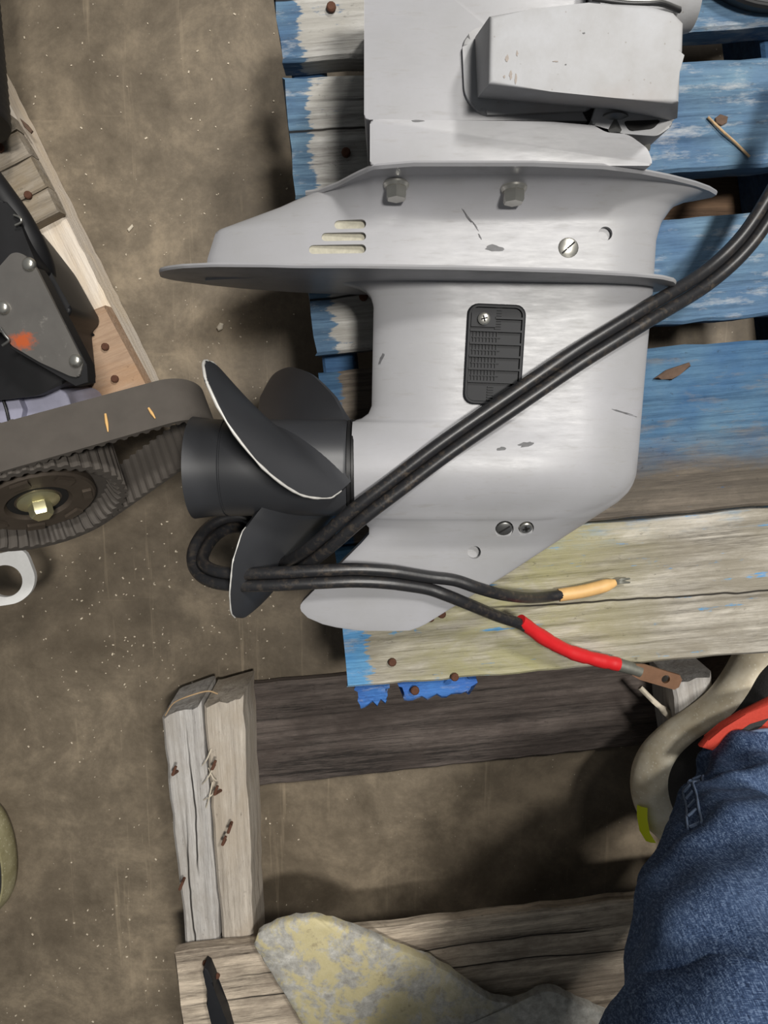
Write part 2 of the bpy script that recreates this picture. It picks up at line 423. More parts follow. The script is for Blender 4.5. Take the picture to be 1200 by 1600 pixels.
# ------------------------------------------------------------------ wood helpers
def plank(name, quad, z, t, mat, parent, label=None, nx=26, jit=.0010, bev=.003, chip=.0, seed=0):
    """quad: pixel corners of the top face tl, tr, br, bl at height z; grain runs tl -> tr"""
    rnd = random.Random(seed)
    tl, tr, br, bl = [P(x, y, z) if len((x, y)) == 2 else None for x, y in quad]
    d = ((tr+br)-(tl+bl)); d.z = 0; d.normalize(); up = Vector((0, 0, 1)); s = up.cross(d)
    o = (tl+bl)/2
    mat4 = Matrix((( d.x, s.x, 0, o.x), (d.y, s.y, 0, o.y), (0, 0, 1, z), (0, 0, 0, 1)))
    inv = mat4.inverted()
    L = [inv @ p for p in (tl, tr, br, bl)]
    prof = []   # (fraction across 0=top edge(tl side) .. 1, depth)
    rows = []
    ncross = 5
    wob = [(rnd.uniform(-1, 1)*jit, rnd.uniform(-1, 1)*jit, rnd.uniform(-1, 1)*jit) for _ in range(nx+1)]
    for i in range(nx+1):
        f = i/nx
        a = L[0].lerp(L[1], f); b = L[3].lerp(L[2], f)
        a = a+Vector((0, wob[i][0], 0)); b = b+Vector((0, wob[i][1], 0))
        cr = (b-a); cl = cr.length; u = cr/cl
        ring = []
        e = bev
        if i in (0, nx): # end: soften and ragged
            dx = (1 if i == 0 else -1)
        pts = []
        pts.append((a, -t+e)); pts.append((a, -e)); pts.append((a+u*e, 0))
        for k in range(1, ncross):
            pts.append((a.lerp(b, k/ncross), rnd.uniform(-.5, .5)*jit*.5))
        pts.append((b-u*e, 0)); pts.append((b, -e)); pts.append((b, -t+e)); pts.append((b-u*e, -t)); pts.append((a+u*e, -t))
        rag = [0]*len(pts)
        if i in (0, nx):
            sgn = 1 if i == 0 else -1
            r0 = rnd.uniform(0, chip)
            for k in range(len(pts)):
                rag[k] = sgn*(rnd.uniform(0, chip)+ (.0015 if pts[k][1] > -.002 else 0))
        for (p, dz), r in zip(pts, rag):
            ring.append(Vector((p.x+r, p.y, dz)))
        rows.append(ring)
    n = len(rows[0]); vs = [p for r in rows for p in r]; fs = []
    for i in range(nx):
        for k in range(n):
            fs.append((i*n+k, i*n+(k+1) % n, (i+1)*n+(k+1) % n, (i+1)*n+k))
    fs.append(tuple(range(n))); fs.append(tuple(range(nx*n, (nx+1)*n)))
    ob = mesh_obj(name, vs, fs, mat, parent, smooth=40, matrix=mat4)
    if label: ob['label'] = label
    return ob
nail_mesh = None
def nail(x, y, z, parent, r=.0045, lean=(0, 0, 1), length=.006):
    vs, fs = lathe_geo([(-.006, r*.4), (length*.3, r*.4), (length*.35, r), (length*.8, r*.98), (length, r*.7)], P(x, y, z), lean, 10)
    return mesh_obj('nail', vs, fs, M['rust'], parent, 40)

# ================================================================== FLOOR
Z = 6
fl = mesh_obj('floor', [(-2.5, -2.5, 0), (2.5, -2.5, 0), (2.5, 2.5, 0), (-2.5, 2.5, 0), (-2.5, -2.5, -.1), (2.5, -2.5, -.1), (2.5, 2.5, -.1), (-2.5, 2.5, -.1)],
              [(0, 1, 2, 3), (7, 6, 5, 4), (0, 4, 5, 1), (1, 5, 6, 2), (2, 6, 7, 3), (3, 7, 4, 0)], M['floor'], None, False)
tag(fl, 'worn brown grey concrete workshop floor', None, None, 'structure')

# ================================================================== BLUE PALLET
ZB = .262
bp = thing('wooden_pallet', P(560, 1080, .13), 'worn blue painted pallet carrying the grey outboard leg', 'pallet', None)
TB = .034
def lp_b(y):  # left end of the boards, pixels
    return np.interp(y, [-60, 0, 110, 320, 450, 600, 800, 980, 1075], [416, 425, 439, 459, 479, 496, 515, 534, 541])
def bq(y0l, y0r, y1l, y1r, xr=1330): return [(lp_b(y0l), y0l), (xr, y0r), (xr, y1r), (lp_b(y1l), y1l)]
b1 = plank('deck_board', bq(-75, -150, 98, 30), ZB, TB, M['blue_far'], bp, chip=.002, seed=1)
b2 = plank('deck_board', bq(121, 84, 312, 250), ZB, TB, M['blue_far'], bp, chip=.002, seed=2)
b3 = plank('deck_board', bq(395, 318, 556, 482), ZB, TB, M['blue_far'], bp, chip=.002, seed=3)
b4 = plank('deck_board', bq(582, 520, 852, 778), ZB, TB, M['blue_far_b'], bp, chip=.002, seed=4)
b5 = plank('deck_board', [(519, 858), (1330, 782), (1330, 1010), (541, 1076)], ZB, TB, M['green'], bp, chip=.003, seed=5)
for x, y, b in ((518, 14, b1), (541, 240, b2), (568, 464, b3), (613, 1033, b5), (710, 1056, b5), (672, 964, b5), (690, 958, b5)):
    nail(x, y, ZB, b)
# bottom-edge blue flaking face of the last board: a painted lower board that sticks out
e5 = plank('edge_board', [(549, 1070), (611, 1066), (608, 1098), (557, 1106)], ZB-.012, .05, M['blue_edge'], bp, 'bright blue flaking strip under the front board', nx=8, jit=.004, chip=.006, seed=8)
e6 = plank('edge_board', [(616, 1066), (752, 1057), (735, 1084), (630, 1098)], ZB-.012, .05, M['blue_edge'], bp, 'bright blue flaking strip under the front board', nx=14, jit=.004, chip=.006, seed=18)
nail(648, 1077, ZB-.010, e6, .005)
# stringers and bottom boards below
for (xa, xb) in ((500, 550), (860, 905), (1240, 1290)):
    q = [(xa-66, -80), (xa-14, -80), (xb+56, 1030), (xb+4, 1034)]
    top = [P(x, y, .228) for x, y in q]
    bm = prism_bm([(p.x, p.y) for p in top], .15, .228, .003, 1)
    bm_obj('stringer', bm, M['blue_dark'], bp)
for (ya, yb) in ((300, 420), (-60, 30), (900, 1010)):
    bm = prism_bm(pxpoly([(540, ya+30), (1330, ya-45), (1330, yb-45), (540, yb+30)], .15), .13, .149, .002, 1)
    bm_obj('bottom_board', bm, M['bare'], bp)
# a second bare pallet hidden in the dark below carries the blue one
sp_ = thing('wooden_pallet', P(900, 400, 0), 'bare brown pallet under the blue pallet, seen through its gaps', 'pallet')
for xa in (650, 960, 1270):
    bm = prism_bm(pxpoly([(xa-30, -40), (xa+30, -40), (xa+50, 900), (xa-10, 900)], .1), 0, .108, .003, 1); bm_obj('stringer', bm, M['bare'], sp_)
for ya in (-95, 140, 330, 612, 790):
    bm = prism_bm(pxpoly([(600, ya+20), (1300, ya-35), (1300, ya+75), (600, ya+125)], .128), .109, .1295, .002, 1); bm_obj('deck_board', bm, M['bare'], sp_)

# ================================================================== LOWER GREY PALLET
ZS = .108
gp = thing('wooden_pallet', P(330, 1300, 0), 'broken grey pallet with bared nails and missing boards at the bottom', 'pallet')
def stringer(name, quad, z, h, mat, nx=16, seed=0, jit=.0014, chip=.006):
    # grain along the long side: quad given tl,tr,br,bl with grain tl->tr
    return plank(name, quad, z, h, mat, gp, nx=nx, seed=seed, jit=jit, chip=chip, bev=.004)
s1 = stringer('stringer', [(252, 1118), (294, 1520), (347, 1516), (313, 1096)], ZS, .09, M['grey_wood'], seed=11)
s2 = stringer('stringer', [(318, 1100), (350, 1516), (398, 1512), (379, 1086)], ZS, .09, M['pale_wood'], seed=12)
for x, y, l in ((335, 1195, (.1, .25, .9)), (345, 1235, (-.15, .3, .9)), (352, 1312, (.05, .3, .9)), (277, 1205, (0, .3, .9)), (362, 1285, (0, 0, 1)), (288, 1372, (0, 0, 1))):
    pr = s2 if x > 315 else s1
    c = P(x, y, ZS); vs, fs = tube_geo([c, c+Vector(l)*.022+Vector((0, 0, 0)), c+Vector(l)*.024+Vector((.004, .010, -.004))], [.0022, .0022, .0018], 8)
    mesh_obj('bent_nail', vs, fs, M['rust'], pr, 40)
# splinters left around the nails
vs, fs = merge([tube_geo(catmull([P(x, y, ZS+.002), P(x+dx*.5, y+dy*.5+4, ZS+.012), P(x+dx, y+dy, ZS+.006)], 4), .0008, 5) for x, y, dx, dy in
                ((316, 1225, 18, -28), (318, 1250, 22, -20), (322, 1262, 10, -40), (330, 1170, -14, 26), (326, 1200, 12, 20))])
so = mesh_obj('splinters', vs, fs, M['splint'], s2, 40); so['kind'] = 'stuff'
# right-hand stringer by the shoe
s3 = stringer('stringer', [(1050, 1062), (1110, 1520), (1170, 1516), (1112, 1050)], ZS, .09, M['grey_wood'], seed=13)
# deck board at the bottom of the picture
d1 = plank('deck_board', [(270, 1490), (1330, 1366), (1330, 1540), (292, 1690)], .128, .02, M['deck_wood'], gp, nx=40, jit=.0015, chip=.004, seed=14)
for x, y in ((322, 1502), (340, 1522)): nail(x, y, .128, d1, .004)
# bottom board lying on the floor, its shade put into the wood colour
d2 = plank('bottom_board', [(280, 1080), (1330, 985), (1330, 1130), (300, 1240)], .018, .018, M['dark'], gp, nx=40, jit=.0012, chip=.004, seed=15)
d3 = plank('bottom_board', [(300, 1520), (1330, 1410), (1330, 1530), (300, 1640)], .018, .018, M['dark'], gp, nx=20, seed=16)

# ================================================================== OUTBOARD LEG
ZM = ZB+.085
om = thing('outboard_motor', P(760, 520, ZB), 'light grey outboard motor leg lying on its side on the blue pallet', 'outboard motor')
I = np.interp
def smax(a, b, k=.008): return .5*(a+b+math.sqrt((a-b)**2+k*k))
def smin(a, b, k=.008): return -smax(-a, -b, k)
def circ(t): t = max(0, min(1, t)); return math.sqrt(max(0, 1-(1-t)**2))
# ---- lower gearcase
GL = ([436, 446, 450, 456, 466, 480, 634, 646, 654, 657, 658, 803, 804, 820, 832, 845, 940, 950, 962, 975, 982], [505, 545, 560, 572, 580, 584, 581, 576, 565, 556, 552, 552, 553, 577, 577, 566, 471, 470, 482, 512, 560])
GR = ([436, 445, 560, 700, 740, 755, 768, 782, 895, 950, 975, 982], [1018, 1017, 1006, 994, 990, 985, 977, 962, 790, 700, 660, 640])
def h_low(x, y):
    xl = I(y, *GL); xr = I(y, *GR); dl = x-xl; dr = xr-x
    T = I(y, [430, 480, 620, 700, 800, 850, 900, 982], [.031, .029, .031, .036, .030, .015, .011, .006])
    ledge = .0035
    foil = ledge+(T-ledge)*circ(dr/110)*circ((dl+2)/130)
    R = .0437
    if x > 800: R *= math.sqrt(max(0.0, 1-((x-800)/186)**2))
    d = (y-730)*.000580
    tor = math.sqrt(max(0, R*R-d*d)) if R > abs(d) else 0
    if x < 552: tor = 0
    h = smax(foil, tor, .012) - .0022
    h = min(h, ledge+.045*circ((dr)/60)) if dr < 60 else h
    return max(h, .0025)
def skin_grid(ys, xl, xr, hf, ncol, name, mat, parent, dense=True):
    sv = [0.5-0.5*math.cos(PI*k/(ncol-1)) for k in range(ncol)] if dense else [k/(ncol-1) for k in range(ncol)]
    top = []; bot = []
    for y in ys:
        a, b = xl(y), xr(y)
        rt = []; rb = []
        for s in sv:
            x = a+(b-a)*s; p = P(x, y, ZM); h = hf(x, y)
            rt.append(Vector((p.x, p.y, ZM+h))); rb.append(Vector((p.x, p.y, ZM-h)))
        top.append(rt); bot.append(rb)
    nr = len(ys); vs = [v for r in top for v in r]+[v for r in bot for v in r]; off = nr*ncol; fs = []
    for i in range(nr-1):
        for k in range(ncol-1):
            a = i*ncol+k; fs.append((a, a+1, a+ncol+1, a+ncol)); fs.append((off+a, off+a+ncol, off+a+ncol+1, off+a+1))
        for k in (0, ncol-1):
            a = i*ncol+k; fs.append((a, a+ncol, off+a+ncol, off+a))
    for k in range(ncol-1):
        fs.append((k, off+k, off+k+1, k+1)); a = (nr-1)*ncol+k; fs.append((a, a+1, off+a+1, off+a))
    return mesh_obj(name, vs, fs, mat, parent, smooth=42)
ysl = sorted(set(list(np.linspace(437, 982, 110))+[446, 448, 450, 453, 456, 461, 466, 472, 634, 640, 646, 650, 654, 656, 657.5, 658, 803, 804.5, 980]))
low = skin_grid(ysl, lambda y: I(y, *GL), lambda y: I(y, *GR), h_low, 96, 'gearcase', M['grey'], om)
# ---- upper gearcase between the two plates
UL = ([300, 306, 315, 325, 338, 350, 360, 364, 405, 440], [492, 484, 462, 440, 405, 372, 345, 339, 326, 322])
UR = ([300, 304, 308, 318, 330, 350, 380, 445], [1112, 1100, 1085, 1060, 1042, 1030, 1022, 1018])
def w_splash(x):   # half width of the splash plate (m) at pixel x on the mid-plane
    return float(I(x, [478, 500, 530, 560, 585, 640, 800, 900, 960, 1010, 1060, 1095, 1116], [.004, .010, .030, .058, .078, .086, .086, .079, .067, .052, .034, .018, .005]))
YS = P(700, 303, ZM).y
def h_up(x, y):
    xl = I(y, *UL); xr = I(y, *UR); dl = x-xl; dr = xr-x
    T = .033
    base = .004+(T-.004)*circ(dr/95)*circ(dl/330)**1.3
    ws = w_splash(x)-.003
    d = (y-303)/float(I(x, [480, 620], [120, 62]))
    if d < 1 and ws > base:
        base = base+(ws-base)*(1-circ(max(d, 0)))
    return max(base, .003)
ysu = list(np.concatenate([303+62*(np.linspace(0, 1, 26)**2), np.linspace(368, 440, 30)]))
up_ = skin_grid(ysu, lambda y: I(y, *UL), lambda y: I(y, *UR), h_up, 110, 'upper_gearcase', M['grey'], om, False)
def skin_at(x, y, hf):
    """point of the upper skin seen at pixel x, y"""
    z = ZM+.03
    for _ in range(25):
        p = P(x, y, z); q = px((p.x, p.y, ZM)); z = z*.5+.5*(ZM+hf(*q))
    return P(x, y, z)
def skin_n(x, y, hf, e=4):
    a = skin_at(x-e, y, hf); b = skin_at(x+e, y, hf); c = skin_at(x, y-e, hf); d = skin_at(x, y+e, hf)
    n = (b-a).cross(c-d); return n.normalized() if n.z > 0 else -n.normalized()
# recesses (cut with a boolean and baked)
def cut(ob, cutters):
    bm = bmesh.new()
    for c in cutters: 
        prism_bm(*c, bm=bm)
    bmesh.ops.recalc_face_normals(bm, faces=bm.faces)
    me = bpy.data.meshes.new('cut'); bm.to_mesh(me); bm.free()
    co = bpy.data.objects.new('cut', me); COL.objects.link(co)
    md = ob.modifiers.new('b', 'BOOLEAN'); md.object = co; md.operation = 'DIFFERENCE'; md.solver = 'EXACT'
    bpy.context.view_layer.update()
    dg = bpy.context.evaluated_depsgraph_get(); nm = bpy.data.meshes.new_from_object(ob.evaluated_get(dg))
    ob.modifiers.clear(); old = ob.data; ob.data = nm; nm.name = old.name
    bpy.data.meshes.remove(old)
    bpy.data.objects.remove(co); bpy.data.meshes.remove(me)
    ob.data.set_sharp_from_angle(angle=math.radians(42))
def capsule(x0, x1, y0, y1, z, n=7):
    r = (y1-y0)/2; cy = (y0+y1)/2; pts = []
    for k in range(n+1): a = PI/2+PI*k/n; pts.append((x0+r+r*math.cos(a), cy-r*math.sin(a)))
    for k in range(n+1): a = -PI/2+PI*k/n; pts.append((x1-r+r*math.cos(a), cy-r*math.sin(a)))
    return pxpoly(pts, z)
def disc(x, y, r, z, n=20): return pxpoly([(x+r*math.cos(2*PI*k/n), y+r*math.sin(2*PI*k/n)) for k in range(n)], z)
cuts = []
for x0, x1, y0, y1 in ((522, 572, 343, 357), (502, 572, 363, 376), (482, 572, 382, 396)):
    zz = skin_at((x0+x1)/2+10, (y0+y1)/2, h_up).z; cuts.append((capsule(x0, x1, y0, y1, zz), zz-.0055, zz+.03))
zz = skin_at(946, 365, h_up).z; cuts.append((disc(946, 365, 11, zz), zz-.005, zz+.03))
for x, y, r in ((888, 387, 16),):
    zz = skin_at(x, y, h_up).z; cuts.append((disc(x, y, r, zz), zz-.003, zz+.03))
cut(up_, cuts)
for k in range(3):
    pts, z0, _ = cuts[k]
    bm_obj('slot_floor', prism_bm(pts, z0-.0002, z0+.0006), M['slot'], om)
cuts = []
for x, y, r, d in ((741, 863, 10.5, .006), (788, 827, 14.5, .003), (822, 826, 12.5, .003)):
    zz = skin_at(x, y, h_low).z; cuts.append((disc(x, y, r, zz), zz-d, zz+.03))
cut(low, cuts)
# ---- plates
def plate(name, Yc, t, pts, label=None):
    """pts: (x px on mid-plane, half width m); a plate standing across the leg"""
    vs = []; fs = []; n = len(pts)
    K = 9
    for i, (x, wd) in enumerate(pts):
        X = P(x, px((0, Yc, ZM))[1], ZM).x
        yc = Yc if not callable(Yc) else Yc(x)
        ring = []
        for k in range(K):
            f = -1+2*k/(K-1); ring.append(Vector((X, yc, ZM+wd*f)))
        e = t/2
        front = [v+Vector((0, -e, 0)) for v in ring]; back = [v+Vector((0, e, 0)) for v in ring]
        front[0].z += .001; front[-1].z -= .001; back[0].z += .001; back[-1].z -= .001
        topm = ring[-1]+Vector((0, 0, .0012)); botm = ring[0]-Vector((0, 0, .0012))
        vs += front+[topm]+back[::-1]+[botm]
    m = 2*K+2
    for i in range(n-1):
        for k in range(m): fs.append((i*m+k, i*m+(k+1) % m, (i+1)*m+(k+1) % m, (i+1)*m+k))
    fs.append(tuple(range(m))); fs.append(tuple(range((n-1)*m, n*m)))
    return mesh_obj(name, vs, fs, M['grey'], om, smooth=40)
xs = np.linspace(478, 1116, 60)
plate('splash_plate', YS, .004, [(x, w_splash(x)) for x in xs])
YA = P(600, 441, ZM).y
AV = ([252, 256, 264, 280, 310, 360, 440, 560, 700, 850, 950, 1000, 1030, 1044, 1050], [.004, .014, .024, .036, .050, .064, .074, .080, .080, .074, .062, .050, .034, .018, .004])
# plate droops a little towards the right
def plate2(name, pts, y0, y1, t):
    vs = []; fs = []; K = 9
    for x, wd in pts:
        yy = np.interp(x, [252, 480, 1050], [428, 438, y1]); p = P(x, yy, ZM)
        front = []; back = []
        for k in range(K):
            f = -1+2*k/(K-1); e = t/2*(1 if abs(f) < .99 else .6)
            front.append(Vector((p.x, p.y-e, ZM+wd*f))); back.append(Vector((p.x, p.y+e, ZM+wd*f)))
        vs += front+[(front[-1]+back[-1])/2+Vector((0, 0, .0012))]+back[::-1]+[(front[0]+back[0])/2-Vector((0, 0, .0012))]
    m = 2*K+2; n = len(pts)
    for i in range(n-1):
        for k in range(m): fs.append((i*m+k, i*m+(k+1) % m, (i+1)*m+(k+1) % m, (i+1)*m+k))
    fs.append(tuple(range(m))); fs.append(tuple(range((n-1)*m, n*m)))
    return mesh_obj(name, vs, fs, M['grey'], om, smooth=40)
xs = sorted(list(np.linspace(252, 1050, 70))+[254, 258, 262, 270, 1040, 1047])
plate2('cavitation_plate', [(x, float(I(x, *AV))) for x in xs], 436, 447, .0055)
# ---- adapter housing and leg
ZA = ZM+.078
yb = px((0, YS, ZA))[1]-1
ad = rounded([(578, 188), (590, 186), (860, 190), (930, 196), (985, 212), (1012, 232), (1019, yb-8), (1018, yb), (578, yb)], 7)
bm = prism_bm(pxpoly(ad, ZA), ZM-.075, ZA, .005, 3); bm_obj('adapter_housing', bm, M['grey'], om)
ZL = ZM+.072
lg = rounded([(569, -120), (915, -120), (915, 150), (945, 189), (569, 187)], 8)
bm = prism_bm(pxpoly(lg, ZL), ZM-.07, ZL, .012, 4); bm_obj('leg_housing', bm, M['grey'], om)
# ---- swivel bracket: one block with a raised base, cut-away lower corner and pivot
ZK = ZL+.050
rim = rounded([(722, 60), (745, 42), (930, 20), (930, 172), (752, 180), (726, 150)], 16)
bm = prism_bm(pxpoly(rim, ZL+.004), ZL-.02, ZL+.004, .004, 2); bm_obj('bracket_seat', bm, M['bracket'], om)
bt = [(766, 24), (830, 14), (920, 4), (1010, 8), (1052, 20), (1067, 36), (1066, 80), (1063, 84), (1062, 112), (1060, 158), (1050, 161), (960, 153), (860, 143), (764, 131)]
bb = [(744, 50), (830, 16), (920, 4), (1010, 8), (1052, 20), (1067, 36), (1066, 80), (1063, 84), (1062, 112), (1060, 160), (1050, 163), (960, 155), (860, 145), (748, 134)]
a = pxpoly(bt, ZK); b = pxpoly([(741, 60), (830, 30), (920, 24), (1010, 28), (1046, 34), (1060, 48), (1060, 90), (1058, 95), (1057, 118), (1058, 186), (1048, 190), (955, 172), (860, 164), (745, 154)], ZL+.003)
bm = prism_bm(b, ZL+.003, ZK, .008, 4, top=a); br_ = bm_obj('swivel_bracket', bm, M['bracket'], om)
# lower ear of the bracket with the pivot bolts
ear = rounded([(938, 150), (1058, 158), (1056, 192), (1030, 210), (950, 204), (925, 190)], 8)
bm = prism_bm(pxpoly(ear, ZL+.010), ZL-.045, ZL+.006, .004, 2); bm_obj('bracket_ear', bm, M['bracket'], om)
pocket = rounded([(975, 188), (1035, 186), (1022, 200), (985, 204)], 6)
bm = prism_bm(pxpoly(pocket, ZL+.008), ZL-.01, ZL+.0068, .001, 1); bm_obj('bracket_pocket_shade', bm, M['hole'], om)  # solid slab, the pocket's shade is its colour
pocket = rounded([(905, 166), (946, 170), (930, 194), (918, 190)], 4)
bm = prism_bm(pxpoly(pocket, ZL), ZL-.01, ZL+.0012, .0005, 1); bm_obj('bracket_pocket_shade', bm, M['hole'], om)  # another solid slab coloured like a shaded pocket
def hexbolt(name, c, axis, r, h, mat, parent, washer=None, seg=6, flange=0):
    ax = Vector(axis).normalized(); g = []
    if flange: g.append(lathe_geo([(0, flange), (h*.12, flange), (h*.3, r*1.02)], c, ax, 24))
    g.append(lathe_geo([(0, r), (h*.85, r), (h, r*.86)], c, ax, seg))
    vs, fs = merge(g); return mesh_obj(name, vs, fs, mat, parent, 30)
hexbolt('pivot_bolt', P(955, 194, ZL-.004), (0, -1, .35), .010, .012, M['dullsteel'], om, flange=.014)
hexbolt('pivot_bolt', P(1000, 210, ZL-.02), (.2, -1, .1), .006, .014, M['steel'], om)
# top pivot tube and line work at the frame top
lathe('tilt_tube', [(-.03, .026), (-.004, .026), (-.004, .0285), (.004, .0285), (.004, .026), (.042, .026)], P(985, 2, ZL+.0), (.98, .15, 0), M['bracket'], om, 28)
for k in range(2):
    tube('tilt_line', catmull([P(925, -6+4*k, ZL+.034), P(980, 1+4*k, ZL+.034), P(1030, 3+3*k, ZL+.033), P(1062, 14+3*k, ZL+.02)], 5), .0016, M['seal'] if k else M['dullsteel'], om, 8)
# ---- bolts on the gearcase flange
for x, y in ((619, 291), (801, 297)):
    p = skin_at(x, y+6, h_up); c = Vector((p.x, p.y+.004, p.z+.004))
    hexbolt('flange_bolt', c, (0, -1, .12), .0088, .0125, M['steel'], om, flange=.0105)
# ---- slotted plugs and screws
def slot_screw(x, y, r, hf, mat, cross=False, name='slotted_plug'):
    p = skin_at(x, y, hf); n = skin_n(x, y, hf); p = p-n*.0025
    g = [lathe_geo([(-.002, r), (.0022, r), (.003, r*.86)], p, n, 24)]
    o = mesh_obj(name, *merge(g), mat, om, 40)
    t = Vector((1, .9, 0)) if not cross else Vector((1, .3, 0)); t = (t-n*t.dot(n)).normalized(); s = n.cross(t)
    gg = [box_geo(p+n*.0030, t*r*.82, s*.0007, n*.0003)]
    if cross: gg = [box_geo(p+n*.0030, t*r*.55, s*.0011, n*.0003), box_geo(p+n*.0030, s*r*.55, t*.0011, n*.0003)]
    v, f = merge(gg); mesh_obj('drive_slot', v, f, M['hole'], o, False)
    return o
slot_screw(888, 387, .0082, h_up, M['steel'])
slot_screw(788, 827, .0070, h_low, M['dullsteel'])
slot_screw(822, 826, .0058, h_low, M['steel'], True, 'screw')
# ---- water intake grate
def grate():
    c = skin_at(772, 555, h_low); n = skin_n(772, 555, h_low, 12)
    a = skin_at(738, 478, h_low); b = skin_at(730, 630, h_low)
    e1 = (b-a); e1 = (e1-n*e1.dot(n)).normalized()           # downwards
    e2 = n.cross(e1)                                          # to the right in the picture or left
    if e2.x < 0: e2 = -e2
    pxm = (skin_at(800, 555, h_low)-skin_at(744, 555, h_low)).length/56
    def G(x, y, d=0): # pixel offsets from centre
        return c+e2*(x*pxm)+e1*(y*pxm)+n*d
    hw, hh = 45, 77
    def loop(w_, h_, r, d, n_=5):
        pts = []
        for cx, cy, a0 in ((w_-r, -h_+r, -PI/2), (w_-r, h_-r, 0), (-w_+r, h_-r, PI/2), (-w_+r, -h_+r, PI)):
            for k in range(n_+1):
                t = a0+PI/2*k/n_; pts.append(G(cx+r*math.cos(t), cy+r*math.sin(t), d))
        return pts
    rings = [loop(hw, hh, 16, -.006), loop(hw, hh, 16, .0022), loop(hw-2, hh-2, 15, .0030), loop(hw-5, hh-5, 12, .0030), loop(hw-6, hh-6, 11, .0004)]
    vs = [p for r in rings for p in r]; m = len(rings[0]); fs = []
    for i in range(len(rings)-1):
        for k in range(m): fs.append((i*m+k, i*m+(k+1) % m, (i+1)*m+(k+1) % m, (i+1)*m+k))
    fs.append(tuple(range((len(rings)-1)*m, len(rings)*m))); fs.append(tuple(range(m)))
    g = mesh_obj('intake_grate', vs, fs, M['grate'], om, 30); g['label'] = 'black plastic water intake grate'
    for y in (-56, -36.5, -17, 2.5, 22, 41.5):
        x0 = -hw+5 if y > -30 else (-2 if y < -50 else -hw+5)
        v, f = box_geo(G((x0+hw-5)/2, y, .0022), e2*((hw-5-x0)/2*pxm), e1*(1.6*pxm), n*.0018); mesh_obj('slat', v, f, M['grate'], g, False)
    gs = []
    for y in (-26.5, -7, 12.5, 32):       # fine cross mesh between the slats
        gs.append(box_geo(G(-14, y, .0012), e2*(22*pxm), e1*(.8*pxm), n*.0008))
        for k in range(8): gs.append(box_geo(G(-34+k*5.2, y, .0010), e2*(.8*pxm), e1*(8*pxm), n*.0008))
    for y0 in (-66, -46):
        for k in range(5): gs.append(box_geo(G(3, y0+k*4-6, .0012), e2*(5*pxm), e1*(.7*pxm), n*.0008))
    for k in range(6): gs.append(box_geo(G(-3, 49+k*4, .0012), e2*(5*pxm), e1*(.7*pxm), n*.0008))
    v, f = merge(gs); mm = mesh_obj('filter_mesh', v, f, M['grate'], g, False); mm['kind'] = 'stuff'
    v, f = box_geo(G(-20, -56, .0018), e2*(19*pxm), e1*(14*pxm), n*.0012); mesh_obj('screw_boss', v, f, M['grate'], g, False)
    sc = lathe('screw', [(-.002, .0052), (.0022, .0052), (.0032, .0038)], G(-20, -54, .0028), n, M['steel'], g, 20)
    t = (e1+e2*.3).normalized(); s = n.cross(t); q = G(-20, -54, .0061)
    v, f = merge([box_geo(q, t*.0026, s*.0006, n*.0003), box_geo(q, s*.0026, t*.0006, n*.0003)]); mesh_obj('drive_slot', v, f, M['hole'], g, False)
grate()
# ---- scuffs on the skin
def scuff(cx, cy, w_, h_, ang, hf, mat, seed, parent=om):
    r = random.Random(seed); n = 14; pts = []
    for k in range(n):
        a = 2*PI*k/n; q = r.uniform(.55, 1.1); u, v = w_*math.cos(a)*q, h_*math.sin(a)*q
        pts.append((cx+u*math.cos(ang)-v*math.sin(ang), cy+u*math.sin(ang)+v*math.cos(ang)))
    nn = Vector((0, 0, 1))
    vs = [skin_at(x, y, hf)+nn*.00035 for x, y in pts]+[skin_at(cx, cy, hf)+nn*.0004]
    fs = [(k, (k+1) % n, n) for k in range(n)]
    return mesh_obj('scuff_mark', vs, fs, mat, parent, False)
for k, (x, y, a, b, g, hf) in enumerate(((772, 388, 16, 6, .1, h_up), (730, 338, 2, 16, -.6, h_up), (742, 352, 1.2, 12, -.6, h_up), (750, 370, 1.5, 6, -.5, h_up), (785, 701, 9, 4, -.1, h_low),
                          (822, 694, 14, 4, -.2, h_low), (975, 645, 22, 1.6, .3, h_low), (596, 560, 3, 14, .4, h_low))):
    scuff(x, y, a, b, g, hf, M['scuff'], k)

for k, (x, y, a, b, z) in enumerate(((792, 92, 3, 7, ZK), (798, 118, 3, 8, ZK), (808, 84, 2, 5, ZK), (788, 120, 2, 3, ZK), (806, 124, 2.5, 9, ZK), (868, 96, 5, 1.2, ZK), (652, 189, 12, 1.8, ZA), (912, 52, 3, 1.5, ZK), (884, 101, 2, 1.5, ZK))):
    r_ = random.Random(k); pp_ = [(x+a*math.cos(t)*r_.uniform(.5, 1.1), y+b*math.sin(t)*r_.uniform(.5, 1.1)) for t in np.linspace(0, 2*PI, 11)[:-1]]
    bm_obj('scuff_mark', prism_bm(pxpoly(pp_, z), z-.0004, z+.0003), M['stain'] if k < 6 else M['scuff'], om)
